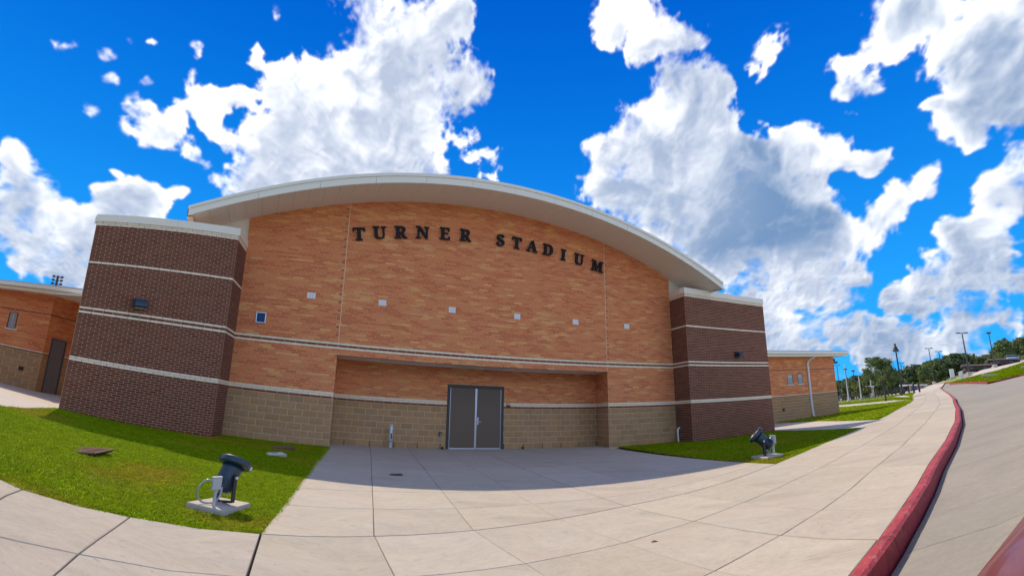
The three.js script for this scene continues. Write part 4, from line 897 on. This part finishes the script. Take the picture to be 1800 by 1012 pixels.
{
  const a = pad([[-0.50, 10.86], [-0.26, 10.26], [0.06, 10.33], [-0.17, 10.98]], 'square concrete pad in the left lawn under the nearer floodlight');
  floodlight([a.c[0] + 0.03, a.y, a.c[1] - 0.03], Math.atan2(0.62, -0.5), 0.5, 'big dark blue floodlight on the sunny left lawn, aimed up at the building');
  junctionBox([a.c[0] - 0.05, rise(a.c[0] - 0.05, 0, a.c[1] + 0.33) + 0.05, a.c[1] + 0.25], 0.2, 0.72, 'grey junction box on a short post before the left floodlight');
  const b = pad([[9.98, 8.66], [10.18, 8.06], [10.85, 8.02], [10.52, 8.62]], 'thin pale concrete pad in the right lawn under the farther floodlight');
  floodlight([b.c[0] - 0.10, b.y, b.c[1]], Math.atan2(-0.70, -0.72), 0.9, 'dark blue floodlight on the right lawn near the walk corner', 0.92);
  junctionBox([b.c[0] + 0.20, b.y, b.c[1] + 0.0], 0.5, 1.1, 'pale junction box on a post right of the farther floodlight');
}
// ---------------------------------------------------------------- lids and drains in the ground
{
  const t = thing('drain_grate', 'rusty rectangular drain grate lying in the sunny left lawn', 'drain grate', onGround(-1.80, 8.74, -0.018), -0.08);
  const rust = std(C(0.20, 0.105, 0.065), 0.9, { bumpMap: clayBump, bumpScale: 0.004 }), tip = (g) => g.rotateZ(-0.10);
  mesh('frame', tip(join(box(0.36, 0.02, 0.03, 0, 0.04, -0.33), box(0.36, 0.02, 0.03, 0, 0.04, 0.33), box(0.03, 0.02, 0.69, -0.17, 0.04, 0), box(0.03, 0.02, 0.69, 0.17, 0.04, 0))), rust, t);
  for (let k = 0; k < 7; k++) mesh('bar', tip(box(0.32, 0.008, 0.034, 0, 0.045, -0.28 + k * 0.093, 0.002)), rust, t);
  mesh('cross_bar', tip(box(0.02, 0.008, 0.65, 0, 0.044, 0, 0.002)), rust, t); mesh('pit', tip(box(0.34, 0.01, 0.66, 0, 0.018, 0)), std(C(0.012, 0.01, 0.008), 1), t);
}
{
  const t = thing('utility_lid', 'pale square utility box lid in the shaded grass by the forecourt corner', 'utility lid', onGround(0.48, 3.95), 0.1);
  mesh('rim', box(0.40, 0.06, 0.60, 0, 0.0, 0, 0.012), M.pad, t); mesh('lid', box(0.32, 0.02, 0.50, 0, 0.03, 0, 0.006), std(C(0.62, 0.62, 0.62), 0.7), t); mesh('handle', box(0.10, 0.008, 0.16, 0.0, 0.041, 0, 0.003), M.darkMetal, t);
  const p = thing('earth_plate', 'reddish brown flat plate in the grass close to the block wall', 'ground plate', onGround(0.70, 2.05), 0.05);
  mesh('plate', box(0.52, 0.06, 0.8, 0, 0.01, 0, 0.01), std(C(0.20, 0.10, 0.06), 0.95, { bumpMap: blockBump, bumpScale: 0.01 }), p);
  const d = thing('floor_drain', 'round dark lid set in the shaded forecourt paving', 'drain lid', onGround(2.62, 6.15));
  mesh('lid', new THREE.CylinderGeometry(0.12, 0.12, 0.012, 32).translate(0, 0.003, 0), std(C(0.05, 0.045, 0.045), 0.7), d); mesh('rim', new THREE.TorusGeometry(0.125, 0.012, 8, 32).rotateX(Math.PI / 2).translate(0, 0.002, 0), M.darkMetal, d);
  const lf = new Mesher(), v = []; for (let k = 0; k < 14; k++) { const a = (k / 14) * TAU, r = 0.02 * (1 + 0.5 * Math.cos(2 * a)); v.push([Math.cos(a) * r * 1.6, 0.004 + 0.010 * Math.sin(a) ** 2, Math.sin(a) * r]); } for (let k = 0; k < 14; k++) { lf.tri([0, 0.003, 0], v[k], v[(k + 1) % 14], [0.5, 0.5], [0, 0], [1, 0]); }
  const leaf = mesh('fallen_leaf', lf.geo(false), std(C(0.42, 0.16, 0.04), 0.8)); leaf.position.copy(onGround(3.66, 12.55)); leaf.userData = { label: 'single curled orange leaf lying on the front walk slabs', category: 'leaf' };
}
// ---------------------------------------------------------------- trees
function treeParts(h, w, seed, leaves, leafSize, tone, base = 0.28) {
  const r = rng(seed), limbs = [], tips = [], V = (x, y, z) => new THREE.Vector3(x, y, z);
  const branch = (a, b, r0, r1, bow) => { const mid = a.clone().lerp(b, 0.5).add(bow), c = new THREE.CatmullRomCurve3([a, mid, b]), g = new THREE.TubeGeometry(c, 6, 1, 7), p = g.attributes.position; for (let i = 0; i < p.count; i++) { const k = Math.floor(i / 8) / 6, q = c.getPointAt(Math.min(1, k)), rad = lerp(r0, r1, k); p.setXYZ(i, q.x + (p.getX(i) - q.x) * rad, q.y + (p.getY(i) - q.y) * rad, q.z + (p.getZ(i) - q.z) * rad); } limbs.push(g); };
  branch(V(0, -0.1, 0), V((r() - 0.5) * 0.06 * h, h * 0.62, (r() - 0.5) * 0.06 * h), h * 0.022, h * 0.009, V((r() - 0.5) * 0.03 * h, 0, 0));
  for (let k = 0; k < 16; k++) {
    const y = h * lerp(base, 0.66, k / 16), a = k * 2.4 + r(), out = w * 0.5 * (0.45 + 0.5 * r()) * Math.sin(Math.PI * clamp(lerp(0.32, 0.95, k / 16), 0, 1)) * 1.05, e = V(Math.cos(a) * out, y + h * (0.10 + 0.2 * r()), Math.sin(a) * out);
    branch(V(0, y * 0.95, 0), e, h * 0.008, h * 0.002, V(0, h * 0.02, 0)); tips.push(e);
    for (let j = 0; j < 3; j++) tips.push(e.clone().add(V((r() - 0.5) * w * 0.34, (r() - 0.3) * h * 0.20, (r() - 0.5) * w * 0.34)));
  }
  for (let k = 0; k < 7; k++) tips.push(V((r() - 0.5) * w * 0.3, h * (0.72 + 0.24 * r()), (r() - 0.5) * w * 0.3));
  const m = new Mesher();
  for (let k = 0; k < leaves; k++) {
    const t = tips[(r() * tips.length) | 0], rad = w * 0.13, u = V(r() - 0.5, r() - 0.5, r() - 0.5).normalize().multiplyScalar(rad * Math.pow(r(), 0.5)), c = t.clone().add(u);
    const s = leafSize * (0.6 + 0.8 * r()), d1 = V(r() - 0.5, r() - 0.5, r() - 0.5).normalize().multiplyScalar(s), d2 = V(r() - 0.5, (r() - 0.5) * 0.6, r() - 0.5).cross(d1).normalize().multiplyScalar(s * 0.55), j = 0.7 + 0.6 * r(), col = tone.map((v) => v * j);
    const q = (a, b) => { const p = c.clone().addScaledVector(d1, a).addScaledVector(d2, b); return [p.x, Math.min(p.y, h), p.z]; };
    m.tri(q(-1, 0), q(0, -1), q(1, 0), [0, 0], [1, 0], [1, 1], col); m.tri(q(-1, 0), q(1, 0), q(0, 1), [0, 0], [1, 1], [0, 1], col);
  }
  return [join(limbs), m.geo(false)];
}
const ordinal = (k) => { const u = ['first', 'second', 'third', 'fourth', 'fifth', 'sixth', 'seventh', 'eighth', 'ninth', 'tenth', 'eleventh', 'twelfth', 'thirteenth', 'fourteenth', 'fifteenth', 'sixteenth', 'seventeenth', 'eighteenth', 'nineteenth', 'twentieth']; return k < 20 ? u[k] : k === 29 ? 'thirtieth' : 'twenty-' + u[k - 20]; };
const leafMat = new THREE.MeshPhysicalMaterial({ color: C(1, 1, 1), vertexColors: true, roughness: 0.75, transmission: 0.35, thickness: 0 });
function makeTree(name, label, pos, args, group) {
  const t = thing(name, label, 'tree', pos, 0, group), [tr, cr] = treeParts(...args); mesh('trunk', tr, M.bark, t); mesh('crown', cr, leafMat, t); return t;
}
makeTree('oak_tree', 'young bushy oak standing alone between the cross walks past the right wing', onGround(54.1, -14.3), [4.15, 2.7, 61, 7500, 0.075, [0.13, 0.19, 0.035], 0.3]);
makeTree('round_bush_tree', 'small round yellow green tree behind the railing near the right wing', onGround(96, -42.2), [3.3, 2.6, 62, 2600, 0.16, [0.20, 0.22, 0.03], 0.12]);
{
  const T3 = [[0.125, 0.19, 0.045], [0.15, 0.225, 0.045], [0.11, 0.17, 0.055], [0.16, 0.205, 0.055]];
  const protos = T3.map((c, k) => treeParts(5, [4.2, 3.4, 4.8, 3.0][k], 70 + k, 2600, 0.20, c, 0.14));
  const near = [[121.3, -63.9, 4.5], [126.9, -66.1, 4.6], [119.5, -60, 4.4], [123.1, -61, 4.6], [132, -65, 5.3], [123.4, -58, 4.9], [129.3, -59.8, 4.9], [123.7, -54.9, 4.7], [127.6, -55.6, 5.2], [130.7, -55.7, 4.7], [134.8, -56.2, 4.7], [136.6, -55.9, 5], [138.4, -55.1, 5.2], [129.5, -49.3, 4.2], [135.8, -51.3, 4.9], [132.9, -48.5, 4.7], [136.3, -48.8, 4.4], [141.8, -50.1, 4.5], [138.7, -47, 4.6], [143.5, -47.7, 3.6], [140.3, -45, 3.5], [138.8, -42.9, 2.6], [143.2, -43.9, 2.2], [142.8, -42.8, 2.4], [135.6, -38.9, 2.6], [132.4, -36.3, 4.2], [142.7, -39.6, 5.0], [147, -39.9, 4.0], [137.5, -34.9, 4.2], [133.6, -32.5, 4.4]];
  const behind = [[147.3, -80.6, 5.3], [144.8, -76.3, 5.3], [146.4, -74.6, 5.6], [147.2, -72.2, 5.8], [145.6, -68.6, 5.7], [149.7, -68.2, 5.5], [149.5, -66.1, 5.4], [152.4, -65.7, 5.4], [153.3, -64.3, 5.4], [151.3, -60.9, 5], [148.7, -57.3, 5.3], [159.7, -60.5, 5.4], [156.5, -56.9, 5.2], [154.2, -53.9, 4.7], [154.8, -52.2, 3.9], [152.6, -49.2, 2.6], [156.4, -48.8, 2.6], [156.4, -46.8, 3.6], [162.1, -47.3, 5], [158.6, -44.3, 3.8], [165, -45.1, 4.4]];
  const r = rng(8), byPlace = (list) => list.slice().sort((a, b) => a[0] / (17 - a[1]) - b[0] / (17 - b[1]));
  const plant = ([x, z, h], k, label, group) => { const p = protos[(r() * 4) | 0], t = thing('woodland_tree', label, 'tree', onGround(x, z, -0.1), r() * TAU, group); mesh('trunk', p[0], M.bark, t); mesh('crown', p[1], leafMat, t); t.scale.set(1, 1, 1).multiplyScalar((h / 5) * 1.04); t.scale.x *= 1.0 + 0.25 * r(); t.scale.z = t.scale.x; };
  byPlace(near).forEach((a, k) => plant(a, k, ordinal(k) + ' tree from the left in the front row of the far tree line', 'front row trees of the tree line'));
  byPlace(behind).forEach((a, k) => plant(a, k, ordinal(k) + ' tree from the left in the back row of the far tree line', 'back row trees of the tree line'));
  // undergrowth under the tree line
  const m = new Mesher();
  for (let k = 0; k < 9000; k++) { const t = r() * (near.length - 1), i = t | 0, f = t - i, x = lerp(near[i][0], near[i + 1][0], f) + (r() - 0.5) * 5 + 2, z = lerp(near[i][1], near[i + 1][1], f) + (r() - 0.5) * 5 - 1, y = Math.pow(r(), 1.5) * 2.0, s = 0.28 * (0.6 + r()), a = r() * TAU, j = 0.7 + 0.6 * r(), c = [0.11 * j, 0.17 * j, 0.04 * j], d = [Math.cos(a) * s, (r() - 0.3) * s, Math.sin(a) * s]; m.tri([x, y, z], [x + d[0], y + d[1], z + d[2]], [x - d[2] * 0.7, y + s * 0.8, z + d[0] * 0.7], [0, 0], [1, 0], [0, 1], c); }
  stuff(mesh('undergrowth', m.geo(), leafMat));
}
// ---------------------------------------------------------------- lamp posts, poles, railing
{
  const t = thing('street_lamp', 'tall dark lamp post with bell shade on the far lawn tip, right of the oak', 'street lamp', onGround(76.4, -25));
  const iron = std(C(0.03, 0.022, 0.022), 0.5), L = (p) => new THREE.LatheGeometry(p.map((q) => new THREE.Vector2(...q)), 20);
  mesh('base', L([[0, 0], [0.24, 0], [0.24, 0.25], [0.16, 0.45], [0.12, 0.8], [0, 0.8]]), iron, t); mesh('pole', L([[0.11, 0.7], [0.09, 3], [0.075, 5.6], [0.10, 5.7], [0.06, 5.8], [0, 5.8]]), iron, t);
  const s = mesh('lamp_shade', L([[0.36, 5.78], [0.34, 5.88], [0.24, 6.15], [0.18, 6.4], [0.10, 6.5], [0, 6.55]]), iron, t); mesh('finial', L([[0.05, 6.5], [0.13, 6.62], [0.10, 6.75], [0.03, 6.85], [0, 6.95]]), iron, s); mesh('globe', new THREE.SphereGeometry(0.2, 14, 10).scale(1, 0.8, 1).translate(0, 5.76, 0), std(C(0.4, 0.38, 0.34), 0.3), t);
}
{
  const steel = std(C(0.07, 0.055, 0.05), 0.5);
  const make = (name, x, z, h, heads, label, turn, base = true) => {
    const t = thing(name, label, 'street lamp', onGround(x, z), turn, 'parking lamps beyond the road');
    mesh('pole', new THREE.CylinderGeometry(0.06, 0.10, h, 10).translate(0, h / 2, 0), steel, t);
    if (base) mesh('footing', new THREE.CylinderGeometry(0.3, 0.32, 0.5, 16).translate(0, 0.25, 0), M.pad, t);
    if (heads === 2) { mesh('arm', box(0.7, 0.06, 0.08, 0, h, 0), steel, t); for (const s of [-1, 1]) mesh('lamp_head', box(0.5, 0.14, 0.3, s * 0.42, h + 0.03, 0, 0.04), steel, t); }
    else mesh('lamp_head', box(0.5, 0.3, 0.5, 0, h + 0.12, 0, 0.06), steel, t);
    return t;
  };
  make('parking_lamp', 90.9, -23.8, 6.06, 2, 'tallest twin headed parking lamp, on the grass island at right', -0.9);
  make('parking_lamp', 125.3, -45.5, 7.3, 2, 'twin headed parking lamp rising behind the tree line, left of the pair', -1.0);
  make('parking_lamp', 135, -48.5, 6.3, 2, 'twin headed parking lamp rising behind the tree line, right of the pair', -1.0);
  make('parking_lamp', 110.9, -29, 5.68, 1, 'single headed parking lamp right of the tallest twin headed one', 0);
  make('parking_lamp', 139.4, -38.4, 4.83, 1, 'small far single headed parking lamp before the tall trees at right', 0, false);
  make('parking_lamp', 131.7, -54.8, 6.4, 2, 'far twin headed parking lamp just right of the dark street lamp', -1.0);
  make('parking_lamp', 116.9, -60, 7.8, 2, 'far twin headed parking lamp at the corner of the right wing', -1.0);
  make('parking_lamp', 109.3, -53.3, 6.2, 1, 'thin far lamp with small head behind the first white pole', 0);
  make('parking_lamp', 109.7, -52, 5.6, 1, 'thin far lamp with small head between the white poles', 0);
}
{
  const pole = (x, z, h, label) => { const t = thing('flag_pole', label, 'pole', onGround(x, z), 0, 'tall pale poles behind the railing'); mesh('pole', new THREE.CylinderGeometry(0.035, 0.11, h, 12).translate(0, h / 2, 0), std(C(0.62, 0.62, 0.60), 0.4), t); mesh('base', new THREE.CylinderGeometry(0.3, 0.34, 0.25, 16).translate(0, 0.12, 0), M.pad, t); mesh('cap', new THREE.SphereGeometry(0.1, 10, 8).translate(0, h + 0.05, 0), M.brightMetal, t); };
  pole(92.5, -42.6, 6.1, 'first tall pale pole beside the right wing'); pole(93.5, -41, 6.05, 'middle tall pale pole behind the railing'); pole(98.6, -42.2, 6.1, 'tall pale pole half hidden behind the oak crown');
}
{
  const rail = thing('railing', 'dark metal railing before the pale far plaza, beside the right wing', 'railing', onGround(95, -38)), o = rail.position, iron = std(C(0.025, 0.022, 0.022), 0.5);
  const line = [[118, -66], [113, -59.5], [109, -54.5], [105, -49.5], [101.5, -44.5]], P = (t) => { const i = Math.min(3, Math.floor(t * 4)), f = t * 4 - i, x = lerp(line[i][0], line[i + 1][0], f), z = lerp(line[i][1], line[i + 1][1], f); return [x - o.x, rise(x, 0, z) - o.y, z - o.z]; };
  for (let k = 0; k <= 14; k++) { const p = P(k / 14); mesh('post', box(0.12, 1.25, 0.12, p[0], p[1] + 0.62, p[2], 0.02), iron, rail); }
  for (const y of [1.2, 0.7]) mesh('rail', tube(Array.from({ length: 15 }, (_, k) => { const p = P(k / 14); return [p[0], p[1] + y, p[2]]; }), 0.045, 56, 6), iron, rail);
  const b = thing('bollard', 'first slim dark bollard from the oak in the row before the far plaza', 'bollard', onGround(100, -43), 0, 'dark bollards between the oak and the kerb end');
  mesh('post', new THREE.CylinderGeometry(0.09, 0.10, 1.1, 14).translate(0, 0.55, 0), iron, b); mesh('cap', new THREE.SphereGeometry(0.1, 12, 8).scale(1, 0.6, 1).translate(0, 1.1, 0), iron, b);
  for (let k = 1; k < 13; k++) { const t = k / 12; copyOf(b, ordinal(k) + ' slim dark bollard from the oak in the row before the far plaza', onGround(lerp(100, 75, t), lerp(-43, -22.2, t)), 0); }
}
// ---------------------------------------------------------------- far buildings and things beyond the road
{
  const shelter = (x, z, w, h, label, turn) => {
    const t = thing('shelter', label, 'shelter', onGround(x, z), turn), wall = std(C(0.5, 0.4, 0.33), 0.8);
    mesh('roof', box(w, 0.2, 2.2, 0, h, 0, 0.03), M.whiteTrim, t); mesh('wall', box(w * 0.55, h - 0.1, 1.6, w * 0.12, h / 2 - 0.1, -0.4, 0.02), wall, t); mesh('door', box(0.8, h * 0.7, 0.08, w * 0.02, h * 0.35, 0.44, 0.01), std(C(0.05, 0.12, 0.3), 0.5), t);
    for (const s of [-1, 1]) mesh('column', box(0.25, h, 0.25, s * (w / 2 - 0.3), h / 2, 1.1, 0.02), wall, t);
  };
  shelter(112, -42.5, 4.2, 1.0, 'low white roofed shelter beyond the bollards, right of the street lamp', -1.05);
  shelter(104, -46.5, 2.6, 2.2, 'white roofed shelter half hidden behind the oak', -0.9);
  const house = (x, z, w, h, label) => { const t = thing('house', label, 'house', onGround(x, z), -1.05); mesh('wall', box(w, h, 4, 0, h / 2, 0, 0.02), std(C(0.10, 0.07, 0.06), 0.8), t); const s = new THREE.Shape(); s.moveTo(-2.6, 0); s.lineTo(0, 0.45); s.lineTo(2.6, 0); s.closePath(); mesh('roof', new THREE.ExtrudeGeometry(s, { depth: w + 0.6, bevelEnabled: false }).translate(0, 0, -w / 2 - 0.3).rotateY(Math.PI / 2).translate(0, h, 0), std(C(0.07, 0.052, 0.045), 0.8), t); for (const k of [-0.25, 0.25]) { const f = mesh('window', box(0.6, 0.36, 0.06, k * w, h * 0.55, 2.01, 0.01), M.frame, t); mesh('pane', box(0.5, 0.26, 0.03, k * w, h * 0.55, 2.04, 0.005), M.glassLens, f); } };
  house(117.5, -34.5, 3.6, 0.75, 'low dark house under the trees, left of the pair at right');
  house(119.5, -31.4, 3.4, 0.75, 'low dark house under the trees, right of the pair at right');
  const pylon = thing('sign_pylon', 'white upright sign pylon at the edge of the far trees', 'sign', onGround(108.5, -34.2), -1.0);
  mesh('panel', box(0.6, 1.5, 0.25, 0, 0.95, 0, 0.05), M.whiteTrim, pylon); mesh('base', box(0.8, 0.3, 0.4, 0, 0.12, 0, 0.03), M.pad, pylon);
  const fence = thing('rail_barrier', 'pale low rail barrier left of the tallest parking lamp', 'barrier', onGround(94.5, -26.5), 0.55), pale = std(C(0.62, 0.63, 0.64), 0.5);
  for (let k = 0; k < 6; k++) mesh('post', box(0.14, 0.95, 0.14, -1.5 + k * 0.6, 0.45, 0, 0.02), pale, fence);
  for (const y of [0.85, 0.5]) mesh('rail', box(3.2, 0.1, 0.08, 0, y, 0.09, 0.02), pale, fence);
  const lid = (x, z, w, label) => { const t = thing('concrete_cover', label, 'concrete cover', onGround(x, z), 0.3); mesh('slab', box(w, 0.2, 1.2, 0, 0.08, 0, 0.03), M.pad, t); mesh('lid', new THREE.CylinderGeometry(0.34, 0.34, 0.04, 24).translate(0, 0.19, 0), M.greyPlastic, t); };
  lid(58.5, -7.6, 1.7, 'pale concrete cover in the grass island at right, left of two'); lid(60.5, -5.6, 1.1, 'pale concrete cover in the grass island at right, right of two');
}
{
  const x = -33.9, z = -98, y0 = rise(x, 0, z), t = thing('stadium_light_mast', 'far floodlight mast showing above the roof of the left wing', 'light mast', [x, y0, z], 0.35), H = 23.3 - y0;
  const st = std(C(0.08, 0.08, 0.085), 0.5); mesh('pole', new THREE.CylinderGeometry(0.14, 0.35, H, 12).translate(0, H / 2, 0), st, t);
  for (let k = 0; k < 3; k++) { const y = H - 1.3 + k * 0.62, a = mesh('cross_arm', box(1.5 - 0.25 * k, 0.09, 0.1, 0, y, 0, 0.02), st, t); for (let j = 0; j < 3; j++) mesh('lamp_head', new THREE.CylinderGeometry(0.24, 0.14, 0.24, 14).rotateX(1.2).translate(-0.55 + j * 0.55, y + 0.1, 0.15), st, a); }
}

// ---------------------------------------------------------------- cars
function car(label, pos, turn, paint, mirrors = true) {
  const t = thing('parked_car', label, 'car', pos, turn), red = new THREE.MeshPhysicalMaterial({ color: paint, roughness: 0.45, clearcoat: 0.2, clearcoatRoughness: 0.06 }), glass = std(C(0.02, 0.025, 0.03), 0.05), rubber = std(C(0.02, 0.02, 0.02), 0.85);
  // sections along x: [x, half width, bottom, top]; superellipse outline, smooth
  const loft = (secs, power) => {
    const n = 36, pos = [], idx = [], uv = [];
    secs.forEach(([x, w, y0, y1]) => { for (let k = 0; k <= n; k++) { const a = (k / n) * TAU, c = Math.cos(a), s = Math.sin(a), e = 2 / power; pos.push(x, (y0 + y1) / 2 + ((y1 - y0) / 2) * Math.sign(s) * Math.abs(s) ** e, w * Math.sign(c) * Math.abs(c) ** e); uv.push(k / n, x); } });
    for (let i = 0; i < secs.length - 1; i++) for (let k = 0; k < n; k++) { const a = i * (n + 1) + k, b = a + n + 1; idx.push(a, b, a + 1, b, b + 1, a + 1); }
    const g = new THREE.BufferGeometry(); g.setAttribute('position', new THREE.Float32BufferAttribute(pos, 3)); g.setAttribute('uv', new THREE.Float32BufferAttribute(uv, 2)); g.setIndex(idx); g.computeVertexNormals(); return g;
  };
  mesh('body', loft([[-2.2, 0.05, 0.5, 0.62], [-2.17, 0.50, 0.34, 0.74], [-2.08, 0.70, 0.26, 0.82], [-1.9, 0.80, 0.22, 0.88], [-1.5, 0.86, 0.2, 0.93], [-0.9, 0.88, 0.2, 0.99], [0, 0.89, 0.2, 1.0], [1, 0.89, 0.2, 1.02], [1.7, 0.86, 0.22, 1.03], [2.0, 0.80, 0.26, 1.0], [2.14, 0.66, 0.34, 0.93], [2.2, 0.05, 0.5, 0.7]], 4.2), red, t);
  const cab = mesh('cabin', loft([[-0.95, 0.70, 0.92, 0.98], [-0.3, 0.70, 0.92, 1.38], [0.2, 0.69, 0.92, 1.46], [1.0, 0.67, 0.92, 1.44], [1.6, 0.64, 0.92, 1.25], [1.95, 0.62, 0.92, 0.98]], 3.4), glass, t);
  mesh('roof', loft([[-0.25, 0.5, 1.36, 1.40], [-0.1, 0.66, 1.34, 1.45], [0.3, 0.68, 1.34, 1.49], [0.9, 0.66, 1.34, 1.475], [1.25, 0.5, 1.34, 1.40]], 3.4), red, cab);
  for (const [x, z] of [[-1.35, 0.78], [-1.35, -0.78], [1.35, 0.78], [1.35, -0.78]]) { const w = mesh('wheel', new THREE.TorusGeometry(0.235, 0.085, 14, 32).scale(1, 1, 1.15).translate(x, 0.31, z), rubber, t); mesh('rim', new THREE.CylinderGeometry(0.2, 0.2, 0.16, 24).rotateX(Math.PI / 2).translate(x, 0.31, z), M.brightMetal, w); }
  for (const s of [-1, 1]) { mesh('headlight', new THREE.SphereGeometry(0.13, 16, 10).scale(0.5, 0.6, 1.2).translate(-2.02, 0.68, s * 0.58), M.glassLens, t); mesh('tail_light', box(0.06, 0.2, 0.25, 2.1, 0.75, s * 0.55, 0.02), std(C(0.3, 0.01, 0.01), 0.2), t); if (mirrors) mesh('mirror', new THREE.SphereGeometry(0.1, 14, 10).scale(0.7, 0.7, 1.1).translate(-0.55, 1.02, s * 0.93), red, t); }
  return t;
}
car('glossy dark red car whose rounded nose enters the lower right corner', [3.05, -0.08, 16.8], 0.2, C(0.13, 0.001, 0.006), false).scale.set(1, 1.25, 1);
car('small blue grey car parked far off under the trees at right', onGround(121, -30.6), 0.45, C(0.25, 0.33, 0.42));

renderer.render(scene, camera);
